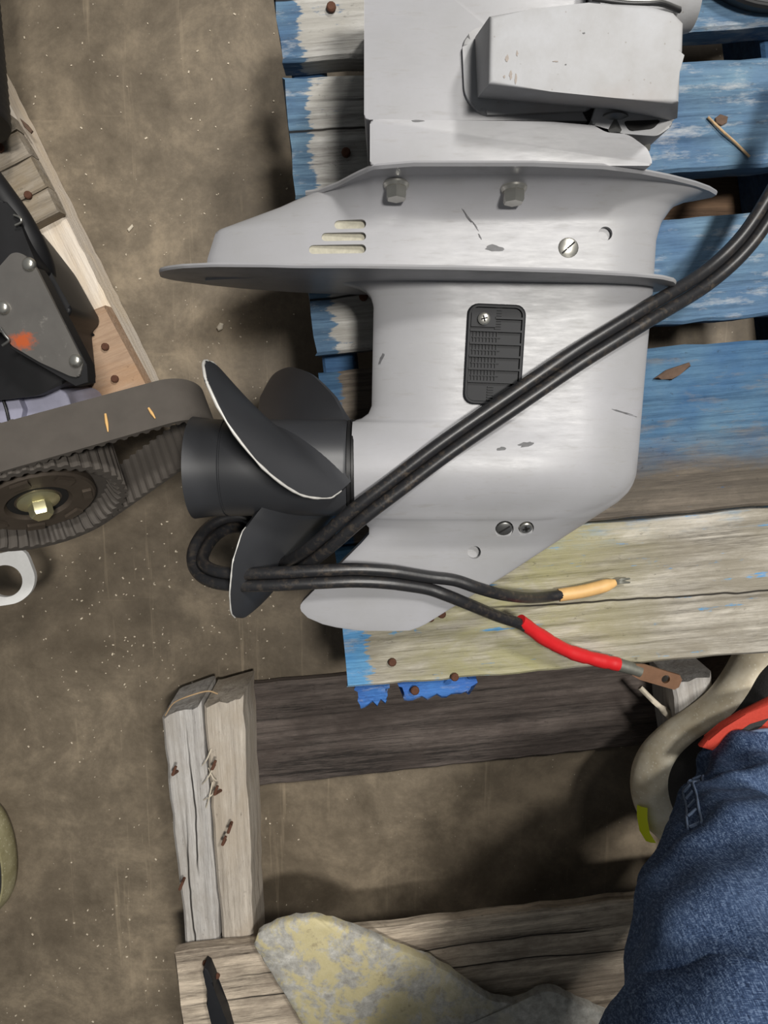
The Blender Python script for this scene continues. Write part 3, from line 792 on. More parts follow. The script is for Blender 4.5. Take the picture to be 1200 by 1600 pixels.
# ================================================================== PROPELLER (part of the motor)
prop = bpy.data.objects.new('propeller', None); prop.empty_display_size = .02
def PXT(x): return P(x, 731, ZM+.042).x
PC = P(445, 731, ZM); reg(prop, om, Matrix.Translation(PC)); prop['label'] = 'satin black three-bladed propeller'
def PX(x): return P(x, 731, ZM).x
RH = .0436
lathe('hub', [(PXT(540)-PC.x, RH*.97), (PXT(535)-PC.x, RH), (PXT(342)-PC.x, RH), (PXT(341)-PC.x, RH-.0008), (PXT(339)-PC.x, RH-.0008), (PXT(338)-PC.x, RH), (PXT(315)-PC.x, RH*1.01), (PXT(285)-PC.x, RH*1.06),
               (PXT(285)-PC.x, RH*1.02), (PXT(320)-PC.x, RH*.9), (PXT(322)-PC.x, RH*.4)], PC, (1, 0, 0), M['prop'], prop, 56, 30)
lathe('seal_ring', [(PXT(553)-PC.x, RH*.98), (PXT(552)-PC.x, RH*1.0), (PXT(548)-PC.x, RH*1.0), (PXT(548)-PC.x, RH*.95), (PXT(545)-PC.x, RH*.95), (PXT(545)-PC.x, RH*.99), (PXT(541)-PC.x, RH*.99), (PXT(541)-PC.x, RH*.9)], PC, (1, 0, 0), M['seal'], prop, 48, 30)
RT = .1384
def blade(psi0, K=.0537, wr=1.0, seed=0):
    nu, nv = 26, 27; X0 = -.0729
    def pt(u, v, off):
        u = max(0.0, u)
        r = RH*.93+u*(RT-RH*.93)
        wd = wr*float(I(u, [0, .25, .5, .75, .92, .97, 1], [.728, .731, .605, .399, .2215, .13, .03]))
        skew = .1418*u**2.28-.0494
        ps = psi0+v*wd+skew
        x = X0-K*(v*wd+skew)-.0521*u
        # surface normal approx: perpendicular to helix tangent
        rad = Vector((0, math.sin(ps), math.cos(ps))); tan = Vector((0, math.cos(ps), -math.sin(ps)))
        hel = (Vector((-K, 0, 0))+tan*r).normalized(); nn = hel.cross(rad).normalized()
        return Vector((x, PC.y, PC.z))+rad*r+nn*off
    def th(u, v): 
        return (.0045*(1-u)**1.5+.0014)*(1-.55*abs(v)**3) + .006*max(0, 1-u/.12)**2
    A = []; B = []
    for i in range(nu):
        u = 1-(1-i/(nu-1))**1.25
        for j in range(nv):
            v = math.sin(-PI/2+PI*j/(nv-1)); t = th(u, v); A.append(pt(u, v, t)); B.append(pt(u, v, -t))
    vs = A+B; o = nu*nv; fs = []
    for i in range(nu-1):
        for j in range(nv-1):
            a = i*nv+j; fs.append((a, a+1, a+nv+1, a+nv)); fs.append((o+a, o+a+nv, o+a+nv+1, o+a+1))
        for j in (0, nv-1):
            a = i*nv+j; fs.append((a, a+nv, o+a+nv, o+a))
    for j in range(nv-1):
        fs.append((j, o+j, o+j+1, j+1)); a = (nu-1)*nv+j; fs.append((a, a+1, o+a+1, o+a))
    bl = mesh_obj('blade', vs, fs, M['prop'], prop, 50)
    # worn bright rim: thin bead along the outer edge
    path = []
    for k in range(40):
        f = k/39
        if f < .42: path.append(pt(f/.42*.93, -1, 0))
        else: path.append(pt(.93+.05*math.sin(PI*(f-.42)/.58), -1+2*(f-.42)/.58*.9, 0))
    return bl, pt
PSI = .493
blades = []
for k in range(3):
    b, pt = blade(PSI+k*2*PI/3); blades.append((b, pt))
# chipped bare-metal edges
def rim(bl, path, r): 
    rr = random.Random(3); rs = [r*rr.uniform(.6, 1.3) for _ in path]; vs, fs = tube_geo(path, rs, 6); mesh_obj('worn_edge', vs, fs, M['chip'], bl, 60)
b0, pt0 = blades[0]
rim(b0, [pt0(u, 1, 0) for u in np.linspace(.7, .97, 12)]+[pt0(1, v, 0) for v in np.linspace(.9, -.9, 8)]+[pt0(u, -1, 0) for u in np.linspace(.97, .1, 24)], .0011)
b2_, pt2 = blades[2]
rim(b2_, [pt2(u, 1, 0) for u in np.linspace(.2, .97, 20)], .0007)

# ================================================================== CABLES
RC = .0056
base = [(1330, 60, .36), (1262, 215, .345), (1205, 318, .34), (1160, 383, .342), (1100, 437, .350), (1010, 492, .375), (900, 560, .390), (800, 628, .395), (700, 697, .399), (620, 757, .400), (560, 803, .398),
        (512, 845, .388), (470, 877, .366), (440, 888, .335), (415, 870, .300), (398, 838, .283), (380, 818, .283), (355, 818, .292), (330, 832, .305), (313, 856, .325), (310, 880, .345), (325, 897, .362), (360, 905, .374), (420, 905, .380), (500, 901, .382), (560, 899, .380), (620, 903, .375), (670, 911, .369)]
bw = catmull([P(*b) for b in base], 7)
def side(path, s):
    out = []
    for i in range(len(path)):
        t = path[min(i+1, len(path)-1)]-path[max(i-1, 0)]; t.z = 0; t.normalize(); out.append(path[i]+Vector((-t.y, t.x, 0))*s)
    return out
def endrun(start, pts): return catmull([start]+[P(*p) for p in pts], 7)[1:]
def finish(pathA, tail): 
    q = catmull([pathA[-8], pathA[-1]]+[P(*p) for p in tail], 8); return pathA[:-8]+q
ca_ = thing('battery_cable', P(1000, 500, ZB), 'black battery cable with tan sleeve on its bare end, upper strand of the pair', 'cable')
pa = finish(side(bw, RC), [(712, 907, .365), (748, 919, .360), (784, 929, .342), (822, 934, .308), (850, 933, .284), (880, 929, .274)])
tube('jacket', pa, RC, M['cable'], ca_, 14)
pt_ = catmull([P(873, 930, .274), P(905, 925, .273), P(935, 918, .273), P(962, 910, .272)], 6)
tube('heat_shrink', pt_, [RC*1.22]*(len(pt_)-4)+[RC*1.15, RC*1.0, RC*.85, RC*.6], M['tan'], ca_, 14)['label'] = 'tan heat-shrink sleeve'
gs = [tube_geo(catmull([P(958, 912+k, .272), P(970, 907+k*2, .274), P(984, 904+k*3+(k % 2)*3, .271)], 4), .0009, 6) for k in range(-1, 3)]
v, f = merge(gs); mesh_obj('bare_wire', v, f, M['tin'], ca_, 40)
cb_ = thing('battery_cable', P(1000, 510, ZB), 'black battery cable with red sleeve and copper ring lug, lower strand of the pair', 'cable')
pb = finish(side(bw, -RC), [(700, 931, .366), (732, 944, .357), (775, 962, .328), (810, 974, .312), (828, 984, .305)])
tube('jacket', pb, RC, M['cable'], cb_, 14)
pr_ = catmull([P(812, 970, .311), P(850, 997, .297), P(890, 1018, .288), P(930, 1030, .282), P(966, 1038, .278)], 7)
rr = random.Random(4); tube('heat_shrink', pr_, [RC*1.3*rr.uniform(.93, 1.08) for _ in pr_], M['red'], cb_, 14)['label'] = 'red heat-shrink sleeve'
pl = catmull([P(960, 1037, .278), P(985, 1044, .277), P(1000, 1049, .276)], 5)
tube('crimp_barrel', pl, [RC*1.2]*5+[RC*1.15]*(len(pl)-5), M['tin'], cb_, 14)
def lug():
    a = P(990, 1046, .278); b = P(1062, 1067, .274); d = (b-a); L = d.length; d.normalize(); s = Vector((-d.y, d.x, 0)).normalized(); n = d.cross(s)
    if n.z < 0: n = -n
    hw = .0085; t = .0018
    outer = [(0, -.0062), (.010, -hw), (L-.004, -hw), (L, -hw+.004), (L, hw-.004), (L-.004, hw), (.010, hw), (0, .0062)]
    hc = L*.68; hr = .0046; N = 24
    # outer resampled by angle around the hole so the ring can be bridged
    def outer_at(ang):
        best = None; ox, oy = hc, 0; dx, dy = math.cos(ang), math.sin(ang)
        for i in range(len(outer)):
            x1, y1 = outer[i]; x2, y2 = outer[(i+1) % len(outer)]; ex, ey = x2-x1, y2-y1; den = dx*ey-dy*ex
            if abs(den) < 1e-12: continue
            tt = ((x1-ox)*ey-(y1-oy)*ex)/den; uu = ((x1-ox)*dy-(y1-oy)*dx)/den
            if tt > 0 and -1e-6 <= uu <= 1+1e-6 and (best is None or tt < best): best = tt
        return ox+dx*best, oy+dy*best
    angs = sorted({2*PI*k/N for k in range(N)} | {math.atan2(y, x-hc) % (2*PI) for x, y in outer}); N = len(angs)
    vs = []
    for zz in (t, -t):
        for a_ in angs: 
            x, y = outer_at(a_); vs.append(a+d*x+s*y+n*zz)
        for a_ in angs: vs.append(a+d*(hc+hr*math.cos(a_))+s*(hr*math.sin(a_))+n*zz)
    fs = []
    for k in range(N):
        q = (k+1) % N
        fs += [(k, q, N+q, N+k), (2*N+k, 3*N+k, 3*N+q, 2*N+q), (k, 2*N+k, 2*N+q, q), (N+k, N+q, 3*N+q, 3*N+k)]
    o = mesh_obj('ring_lug', vs, fs, M['copper'], cb_, 30); o['label'] = 'tarnished copper ring lug'
lug()

# ================================================================== OLD SKEG AND BLACK FIN (bottom)
sk = [(396, 1478), (402, 1460), (430, 1446), (462, 1437), (490, 1436), (520, 1442), (560, 1455), (600, 1474), (640, 1490), (672, 1502), (705, 1520), (740, 1546), (768, 1562), (800, 1568), (825, 1562), (850, 1548), (870, 1550), (895, 1562), (930, 1578), (990, 1602), (1010, 1660), (700, 1760), (520, 1720), (470, 1600)]
zt = .150
def skeg():
    r = random.Random(5); pts = []
    for i in range(len(sk)):
        p0 = Vector(sk[i]); p1 = Vector(sk[(i+1) % len(sk)]); n = max(1, int((p1-p0).length/9))
        for k in range(n): 
            q = p0.lerp(p1, k/n); j = 1.1 if q.y < 1590 else 0
            pts.append((q.x+r.uniform(-j, j), q.y+r.uniform(-j, j)))
    pw = [P(x, y, zt) for x, y in pts]; c = Vector((sum(p.x for p in pw)/len(pw), sum(p.y for p in pw)/len(pw), 0))
    rings = []
    for f, z in ((1.0, zt-.012), (1.0, zt-.003), (.985, zt), (.90, zt+.001), (.75, zt+.003), (.5, zt+.005), (.25, zt+.006)):
        rings.append([Vector((c.x+(p.x-c.x)*f, c.y+(p.y-c.y)*f, z)) for p in pw])
    m = len(pw); vs = [v for q in rings for v in q]; fs = []
    for i in range(len(rings)-1):
        for k in range(m): fs.append((i*m+k, i*m+(k+1) % m, (i+1)*m+(k+1) % m, (i+1)*m+k))
    fs.append(tuple(range(m))); fs.append(tuple(range((len(rings)-1)*m, len(rings)*m)))
    o = mesh_obj('skeg_casting', vs, fs, M['skeg'], None, 50)
    tag(o, 'corroded silver skeg casting with yellow stains on the bottom grey pallet', 'boat part')
skeg()
fin = [(316, 1520), (319, 1512), (325, 1516), (333, 1535), (334, 1550), (352, 1590), (372, 1660), (345, 1660), (330, 1600), (322, 1570), (326, 1548), (320, 1535)]
bm = prism_bm(pxpoly(fin, .150), .128, .150, .002, 2); o = bm_obj('plastic_fin', bm, M['grate'], None)
tag(o, 'narrow black curved strip beside the corroded skeg at the bottom', 'strip')

# ================================================================== LEFT PALLET
lpz = .105
lq = thing('wooden_pallet', P(100, 400, 0), 'pale pallet under the black engine on the left', 'pallet')
def lplank(name, quad, z, t, mat, **k): return plank(name, quad, z, t, mat, lq, **k)
st = lplank('stringer', [(-28, 80), (262, 660), (170, 690), (-130, 120)], lpz, .055, M['left_pale'], nx=40, jit=.0007, bev=.003, seed=21)
lplank('stringer', [(-380, 300), (-100, 860), (-160, 880), (-450, 330)], lpz, .055, M['left_pale'], nx=10, seed=22)
# grey deck board split in three
for i, q in enumerate(([(-140, 250), (14, 178), (25, 201), (-140, 285)], [(-140, 287), (26, 203), (48, 241), (-140, 340)], [(-140, 343), (49, 244), (73, 290), (-140, 402)], [(-140, 404), (75, 293), (92, 330), (-140, 446)])):
    b = lplank('deck_board', q, lpz+.022, .022, M['left_grey'], nx=8, jit=.0008, bev=.002, seed=30+i)
    if i == 1: nail(1, 232, lpz+.022, b, .0055)
    if i == 2: nail(46, 306, lpz+.022, b, .0045)
b = lplank('deck_board', [(-120, 600), (163, 476), (236, 612), (-120, 760)], lpz+.022, .022, M['left_brown'], nx=10, jit=.0008, bev=.002, seed=41)
nail(166, 542, lpz+.022, b, .0045); nail(181, 592, lpz+.022, b, .0045)
# torn notch splinter on the stringer
bm = prism_bm(pxpoly([(33, 186), (45, 196), (53, 206), (50, 210), (40, 200)], lpz), lpz, lpz+.004, .0008, 1); bm_obj('splinter', bm, M['bark'], st)

# ================================================================== ENGINE ON THE LEFT
en = thing('outboard_powerhead', P(20, 650, lpz+.022), 'black engine powerhead with grey cover plate and toothed belt on left pallet', 'engine')
# casing; right bulge added to blacken a gap that is only shade
def mound(name, pts, z0, z1, mat, bev=.01, parent=en, r=10, seg=3, taper=None):
    o = rounded(pts, r); bm = prism_bm([(x-.02, y) for x, y in pxpoly(o, z1)] if taper else pxpoly(o, z1), z0, z1, bev, seg, top=pxpoly(o, z1)); return bm_obj(name, bm, mat, parent)
mound('casing', [(-120, 330), (0, 318), (24, 346), (66, 400), (114, 486), (96, 506), (106, 596), (60, 618), (-120, 640)], .13, .255, M['eng_black'], .012, taper=1)
mound('casing_cover', [(-120, 300), (4, 308), (28, 338), (40, 372), (60, 420), (30, 440), (-120, 440)], .25, .285, M['eng_black'], .006)
tube('hose', catmull([P(-30, 262, .27), P(2, 305, .272), P(30, 345, .270), P(55, 392, .262), P(68, 430, .245), P(62, 470, .22), P(30, 520, .2)], 7), .0125, M['eng_black'], en, 18)
tube('wire_clip', catmull([P(22, 336, .288), P(31, 340, .292), P(33, 347, .292), P(24, 352, .290)], 4), .0011, M['steel'], en, 8)
# cover plate with a folded rim
ZP = .315
pp = [(-60, 470), (-8, 424), (17, 396), (27, 394), (38, 398), (56, 418), (92, 490), (130, 566), (124, 590), (110, 588), (62, 566), (18, 540), (12, 530), (4, 520), (-60, 500)]
bm = prism_bm(pxpoly(rounded(pp, 5), ZP), ZP-.004, ZP, .0018, 2); cp = bm_obj('cover_plate', bm, M['plate'], en)
fl_ = [(110, 590), (124, 592), (131, 568), (137, 598), (119, 606), (62, 574), (18, 548), (14, 540)]
bm = prism_bm(pxpoly([(56, 418), (62, 426), (136, 570), (138, 598), (119, 604), (18, 545), (16, 538), (62, 564), (112, 586), (122, 586), (129, 567)], ZP-.004), ZP-.022, ZP-.003, .001, 1); bm_obj('plate_flange', bm, M['eng_black'], cp)
for x, y in ((46, 413), (6, 481), (119, 564)):
    lathe('button_screw', [(0, .0062), (.0015, .0062), (.0035, .0050), (.0045, .0028), (.0046, .0001)], P(x, y, ZP), (0, 0, 1), M['steel'], cp, 20)
tube('wire_clip', catmull([P(0, 512, ZP+.002), P(8, 524, ZP+.004), P(14, 532, ZP+.003), P(4, 540, ZP+.002)], 4), .0014, M['dullsteel'], en, 8)
mound('cylinder_block', [(-120, 600), (60, 596), (104, 612), (120, 660), (-120, 760)], .13, .225, M['casting'], .006)
mound('block_rib', [(-20, 614), (22, 606), (36, 640), (30, 668), (-10, 672)], .2, .236, M['casting'], .003, r=4)
tube('wire', catmull([P(0, 612, .238), P(10, 640, .24), P(16, 668, .238)], 4), .0016, M['seal'], en, 8)
# belt drive
ang = math.radians(26); el = math.radians(28)
U = Vector((math.cos(ang), math.sin(ang), 0)); Nn = Vector((math.sin(ang)*math.cos(el), -math.cos(ang)*math.cos(el), math.sin(el))); V = Nn.cross(U)
if V.z < 0: V = -V
BC = P(62, 790, .33)     # centre of the front pulley face
R1, R2, D12 = .083, .040, .142
def belt_path(n=160):
    """closed loop in (u,v): big arc around the pulley, small arc at the slack right end"""
    c2 = Vector((D12, -.006)); pts = []
    b = math.acos((R1-R2)/c2.length); th = math.atan2(c2.y, c2.x)
    for k in range(60): a = th+b+(2*PI-2*b)*k/59; pts.append(Vector((R1*math.cos(a), R1*math.sin(a))))
    m = 40
    e0 = pts[-1]; s1 = c2+Vector((R2*math.cos(th-b), R2*math.sin(th-b)))
    for k in range(1, m): pts.append(e0.lerp(s1, k/m))
    for k in range(40): a = th-b+2*b*k/39; pts.append(c2+Vector((R2*math.cos(a), R2*math.sin(a))))
    e1 = pts[-1]; s0 = pts[0]
    for k in range(1, m): pts.append(e1.lerp(s0, k/m))
    # resample uniformly
    P2 = pts+[pts[0]]; L = [0]
    for i in range(1, len(P2)): L.append(L[-1]+(P2[i]-P2[i-1]).length)
    out = []; N = 4*int(L[-1]/.0095*1)
    for k in range(N):
        s = L[-1]*k/N; i = np.searchsorted(L, s, 'right')-1; i = min(i, len(P2)-2); t = (s-L[i])/max(1e-9, L[i+1]-L[i]); out.append(P2[i].lerp(P2[i+1], t))
    return out
bpth = belt_path(); NB = len(bpth)
BWD = .046
vs = []; fs = []
for i, p in enumerate(bpth):
    t = (bpth[(i+1) % NB]-bpth[i-1]).normalized(); nin = Vector((-t.y, t.x))      # inward (loop runs ccw)
    cen = sum((q for q in bpth), Vector((0, 0)))/NB
    tooth = .0032 if (i % 4) in (0, 1) else 0
    outer = p; inner = p+nin*(.0028+tooth)
    for q, d in ((outer, .004), (outer, .004-BWD), (inner, .004-BWD), (inner, .004)):
        vs.append(BC+U*q.x+V*q.y+Nn*d)
for i in range(NB):
    j = (i+1) % NB
    for k in range(4): fs.append((i*4+k, i*4+(k+1) % 4, j*4+(k+1) % 4, j*4+k))
mesh_obj('timing_belt', vs, fs, M['belt'], en, False)
def on_belt(x, y):
    best = None
    for q in bpth:
        if q.y < .01: continue
        for d in np.linspace(.004-BWD, .004, 24):
            c = BC+U*q.x+V*q.y+Nn*d; u_, v_ = px(c); e = (u_-x)**2+(v_-y)**2
            if best is None or e < best[0]: best = (e, c+V*.0012)
    return best[1]
for (x0, y0, x1, y1), lab in (((166, 648, 172, 676), 'tan wood shred on the belt, the longer one further left'), ((232, 640, 243, 655), 'tan wood shred near the right end of the belt')):
    a_, b_ = on_belt(x0, y0), on_belt(x1, y1); o = tube('wood_shred', [a_, a_.lerp(b_, .5), b_], [.0011, .0015, .0006], M['tan'], None, 6); tag(o, lab, 'wood shred')
# pulley with teeth
g = []
NTH = 44
def ring_profile(prof, teeth=False):
    vs = []; seg = NTH*4
    for d, r in prof:
        for k in range(seg):
            a = 2*PI*k/seg; rr_ = r+(-.003 if teeth and (k % 4) in (0, 1) else 0); vs.append(BC+(U*math.cos(a)+V*math.sin(a))*rr_+Nn*d)
    fs = []
    for i in range(len(prof)-1):
        for k in range(seg): fs.append((i*seg+k, i*seg+(k+1) % seg, (i+1)*seg+(k+1) % seg, (i+1)*seg+k))
    return vs, fs
R0 = R1-.004
v, f = ring_profile([(-BWD, R0*.6), (-BWD, R0), (.006, R0), (.006, R0-.006), (.002, R0-.009), (-.004, R0-.011), (-.012, R0-.013), (-.012, .004)], True)
mesh_obj('pulley', v, f, M['belt'], en, 30)
lathe('pulley_plate', [(-.014, .052), (-.004, .052), (-.002, .050), (-.002, .030), (-.006, .027), (-.006, .010)], BC, Nn, M['pulley'], en, 40)
for k in range(7):
    a = .4+k*2*PI/7; d = U*math.cos(a)+V*math.sin(a); t = Nn.cross(d)
    v, f = box_geo(BC+d*.043-Nn*.001, d*.004, t*.008, Nn*.002); mesh_obj('lug_boss', v, f, M['pulley'], en, False)
lathe('hub_ring', [(-.007, .027), (-.0055, .027), (-.0055, .021), (-.007, .021)], BC, Nn, M['hole'], en, 36, cap=False)
hexbolt('crank_bolt', BC-Nn*.006, Nn, .0105, .018, M['zinc'], en, flange=.019)
lathe('pointed_stud', [(-.03, .006), (.010, .006), (.010, .0075), (.022, .0005)], P(66, 818, .27), (.1, -1, .15), M['casting'], en, 16)
# second pulley / flywheel rim below the frame left
lathe('flywheel', [(-.02, .10), (.0, .10), (.004, .097), (.004, .06)], BC-U*.15-Nn*.05, Nn, M['pulley'], en, 48)
# lifting eye plate
def eye():
    out = rounded([(-60, 878), (38, 856), (56, 902), (50, 925), (30, 942), (-5, 948), (-60, 948)], 16, 6)
    z = .17; cx, cy = 8, 908
    hole = [(cx+ (27 if True else 0)*math.cos(a)*1.0, cy+25*math.sin(a)) for a in np.linspace(0, 2*PI, 29)[:-1]]
    def ray_out(a):
        dx, dy = math.cos(a), math.sin(a); best = 1e9
        for i in range(len(out)):
            x1, y1 = out[i]; x2, y2 = out[(i+1) % len(out)]; ex, ey = x2-x1, y2-y1; den = dx*ey-dy*ex
            if abs(den) < 1e-9: continue
            t = ((x1-cx)*ey-(y1-cy)*ex)/den; u = ((x1-cx)*dy-(y1-cy)*dx)/den
            if t > 0 and -1e-6 <= u <= 1+1e-6: best = min(best, t)
        return cx+dx*best, cy+dy*best
    angs = np.linspace(0, 2*PI, 49)[:-1]; N = len(angs); vs = []
    for zz in (z, z-.006):
        for a in angs: vs.append(P(*ray_out(a), z)+Vector((0, 0, zz-z)))
        for a in angs: vs.append(P(cx+27*math.cos(a), cy+25*math.sin(a), z)+Vector((0, 0, zz-z)))
    fs = []
    for k in range(N):
        q = (k+1) % N
        fs += [(k, q, N+q, N+k), (2*N+k, 3*N+k, 3*N+q, 2*N+q), (k, 2*N+k, 2*N+q, q), (N+k, N+q, 3*N+q, 3*N+k)]
    o = mesh_obj('lifting_eye', vs, fs, M['white_metal'], en, 30); o['label'] = 'white metal lifting eye with oval hole'
eye()
# black round cowl at the top left corner
co_ = lathe('ribbed_hose', [(-.1, .06)]+[(-.1+.004*k, .060+.0012*(k % 2)) for k in range(56)]+[(.13, .06)], P(-102, 30, .20), (-.06, 1, -.1), M['eng_black'], None, 40)
tag(co_, 'ribbed black hose end in the top left corner', 'hose')

# ================================================================== PERSON (right leg and shoe)
pe = thing('person', P(1130, 1160, ZS), 'person in blue jeans and cream soled running shoe standing at the right', 'person')
# trouser leg: rings along the limb
leg = [ # x px, y px, z, radius m
    (1192, 1236, .228, .069), (1190, 1250, .246, .070), (1183, 1294, .285, .076), (1174, 1340, .325, .082), (1168, 1395, .380, .088), (1166, 1462, .430, .092), (1168, 1550, .480, .097), (1180, 1660, .530, .101), (1210, 1820, .590, .107)]
lp_ = [P(a, b, c) for a, b, c, d in leg]+[Vector((.36, -.62, .70)), Vector((.37, -.68, .82)), Vector((.36, -.66, .95))]  # last points: unseen hip, added for the shadow it casts
lr_ = [d for *_, d in leg]+[.12, .15, .155]
ctr = catmull(lp_, 6); rad = list(np.interp(np.linspace(0, len(lr_)-1, len(ctr)), range(len(lr_)), lr_))
seg = 64; vs = []; fs = []; rn = random.Random(9)
t0 = (ctr[1]-ctr[0]).normalized(); nr = Vector((1, 0, 0)); nr = (nr-t0*nr.dot(t0)).normalized(); frames = []
for i in range(len(ctr)):
    t = (ctr[min(i+1, len(ctr)-1)]-ctr[max(i-1, 0)]).normalized(); nr = (nr-t*nr.dot(t)).normalized(); bi = t.cross(nr); frames.append((nr.copy(), bi.copy(), t.copy()))
    for k in range(seg):
        a = 2*PI*k/seg; s = i/6
        fold = .0035*math.sin(3.1*a+s*2.3)+.003*math.sin(5*a-s*3.7+1)+.005*math.sin(s*3.3+2*math.sin(a+.6))*max(0, 1-s/7)+.0022*math.sin(9*a+4*s)-.008*math.exp(-((s-4.0-1.1*(a-2.0))/.28)**2)*max(0, math.sin(a-.4))-.006*math.exp(-((s-2.0-.7*(a-2.0))/.22)**2)*max(0, math.sin(a-.4))
        q = rad[i]+fold
        vs.append(ctr[i]+nr*q*math.cos(a)+bi*q*math.sin(a))
n = len(ctr)
for i in range(n-1):
    for k in range(seg): fs.append((i*seg+k, i*seg+(k+1) % seg, (i+1)*seg+(k+1) % seg, (i+1)*seg+k))
tv, tf = tube_geo(catmull([(.36, -.66, .93), (.35, -.63, 1.05), (.34, -.58, 1.2), (.33, -.52, 1.33), (.33, -.48, 1.40), (.33, -.47, 1.44)], 6), list(np.interp(np.linspace(0, 5, 31), range(6), [.165, .16, .17, .16, .10, .06])), 32)
mesh_obj('jacket', tv, tf, M['shoe_black'], pe, 60)
# turned hem: inner wall
for k in range(seg): vs.append(ctr[0]+(vs[k]-ctr[0])*.955+frames[0][2]*.002)
for k in range(seg): vs.append(ctr[2]+(vs[2*seg+k]-ctr[2])*.94)
for k in range(seg):
    q = (k+1) % seg; fs.append((k, n*seg+k, n*seg+q, q)); fs.append((n*seg+k, n*seg+seg+k, n*seg+seg+q, n*seg+q))
jl = mesh_obj('trouser_leg', vs, fs, M['denim'], pe, 70)
# hem stitch and side seam
def leg_pt(i, a, off):
    i0 = int(i); f = i-i0; i1 = min(i0+1, n-1)
    def g(ii):
        k = a/(2*PI)*seg; k0 = int(k) % seg; k1 = (k0+1) % seg; q = k-int(k); p = vs[ii*seg+k0].lerp(vs[ii*seg+k1], q); return p+(p-ctr[ii]).normalized()*off
    return g(i0).lerp(g(i1), f)
hp = [leg_pt(.25, 2*PI*k/60 % (2*PI), .0008) for k in range(60)]; hp.append(hp[0])
tube('hem_roll', hp, .0022, M['thread'], jl, 8)
def sa_(i): return float(np.interp(i, [9, 28], [2.62, 2.15]))
for off in (-.09, .09): tube('seam_line', [leg_pt(i, sa_(i)+off, .0008) for i in np.linspace(11, 25.5, 36)], .0013, M['thread'], jl, 6)
gs = [tube_geo([leg_pt(i, sa_(i)-.06, .0008), leg_pt(i+.3, sa_(i)+.06, .0008)], .0018, 6) for i in np.linspace(11, 25, 9)]
v, f = merge(gs); mesh_obj('seam_ridges', v, f, M['thread'], jl, 40)
# shoe: midsole outline at ground-contact height, flared
heel_l = [(1032, 1312), (1008, 1290), (992, 1260), (986, 1225), (992, 1195), (1010, 1165), (1040, 1138), (1080, 1112), (1112, 1085), (1138, 1050), (1160, 1012), (1185, 985), (1215, 950), (1260, 905), (1330, 880), (1400, 900), (1420, 960), (1390, 1040), (1340, 1110), (1290, 1180), (1240, 1250), (1180, 1310), (1120, 1335), (1070, 1330)]
def ringpx(pts, z, f, c=(1175, 1130)): return [P(c[0]+(x-c[0])*f, c[1]+(y-c[1])*f, z) for x, y in pts]
sm = [tuple(p[:2]) for p in catmull([(x, y, 0) for x, y in heel_l+[heel_l[0]]], 4)[:-1]]
ZF = ZS+.001
lay = [(ZF, .93, 1), (ZF+.006, .975, 1), (ZF+.016, 1.0, 1), (ZF+.026, .995, 1), (ZF+.036, .955, 1), (ZF+.046, .89, 1), (ZF+.053, .80, 1)]
zref = ZF+.02
cw = P(1185, 1130, zref)
bas = [P(x, y, zref) for x, y in sm]
vs2 = []; m = len(bas)
for z, f, _ in lay:
    for p in bas: vs2.append(Vector((cw.x+(p.x-cw.x)*f, cw.y+(p.y-cw.y)*f, z)))
fs2 = []
for i in range(len(lay)-1):
    for k in range(m): fs2.append((i*m+k, i*m+(k+1) % m, (i+1)*m+(k+1) % m, (i+1)*m+k))
fs2.append(tuple(range(m))); fs2.append(tuple(range((len(lay)-1)*m, len(lay)*m)))
sh = mesh_obj('shoe_midsole', vs2, fs2, M['sole'], pe, 60)
vs3 = []; lay3 = [(ZF+.050, .79), (ZF+.062, .77), (ZF+.075, .72), (ZF+.088, .63), (ZF+.098, .48), (ZF+.102, .3)]
for z, f in lay3:
    for p in bas: vs3.append(Vector((cw.x+(p.x-cw.x)*f, cw.y+(p.y-cw.y)*f, z)))
fs3 = []
for i in range(len(lay3)-1):
    for k in range(m): fs3.append((i*m+k, i*m+(k+1) % m, (i+1)*m+(k+1) % m, (i+1)*m+k))
fs3.append(tuple(range(m))); fs3.append(tuple(range((len(lay3)-1)*m, len(lay3)*m)))
uo = mesh_obj('shoe_upper', vs3, fs3, M['shoe_black'], pe, 60)
# red side panel on the upper
def upper_pt(x, y, f, z): p = P(x, y, zref); return Vector((cw.x+(p.x-cw.x)*f, cw.y+(p.y-cw.y)*f, z))
rp = [(1096, 1170), (1108, 1158), (1132, 1138), (1166, 1117), (1216, 1090), (1222, 1132), (1190, 1144), (1160, 1162), (1130, 1180)]
bm = prism_bm(pxpoly(rp, ZF+.106), ZF+.092, ZF+.105, .004, 2); bm_obj('side_panel', bm, M['shoe_red'], uo)['label'] = 'coral red side panel'
bm = prism_bm(pxpoly([(1146, 1150), (1172, 1132), (1204, 1122), (1190, 1136), (1168, 1150)], ZF+.106), ZF+.1, ZF+.1058, .0005, 1); bm_obj('side_flash', bm, M['shoe_black'], uo)
# yellow heel insert
hy = [(1022, 1300), (1012, 1284), (1008, 1262), (1008, 1244)]
vsr = []
for x, y in hy:
    for f, z in ((1.005, ZF+.030), (.985, ZF+.038), (.955, ZF+.046)): 
        p = P(x-16, y+6, zref); vsr.append(Vector((cw.x+(p.x-cw.x)*f, cw.y+(p.y-cw.y)*f, z)))
fsr = [(i*3+k, i*3+k+1, i*3+4+k, i*3+3+k) for i in range(len(hy)-1) for k in range(2)]
mesh_obj('heel_insert', vsr, fsr, M['yellow'], sh, 60)['label'] = 'neon yellow heel insert'

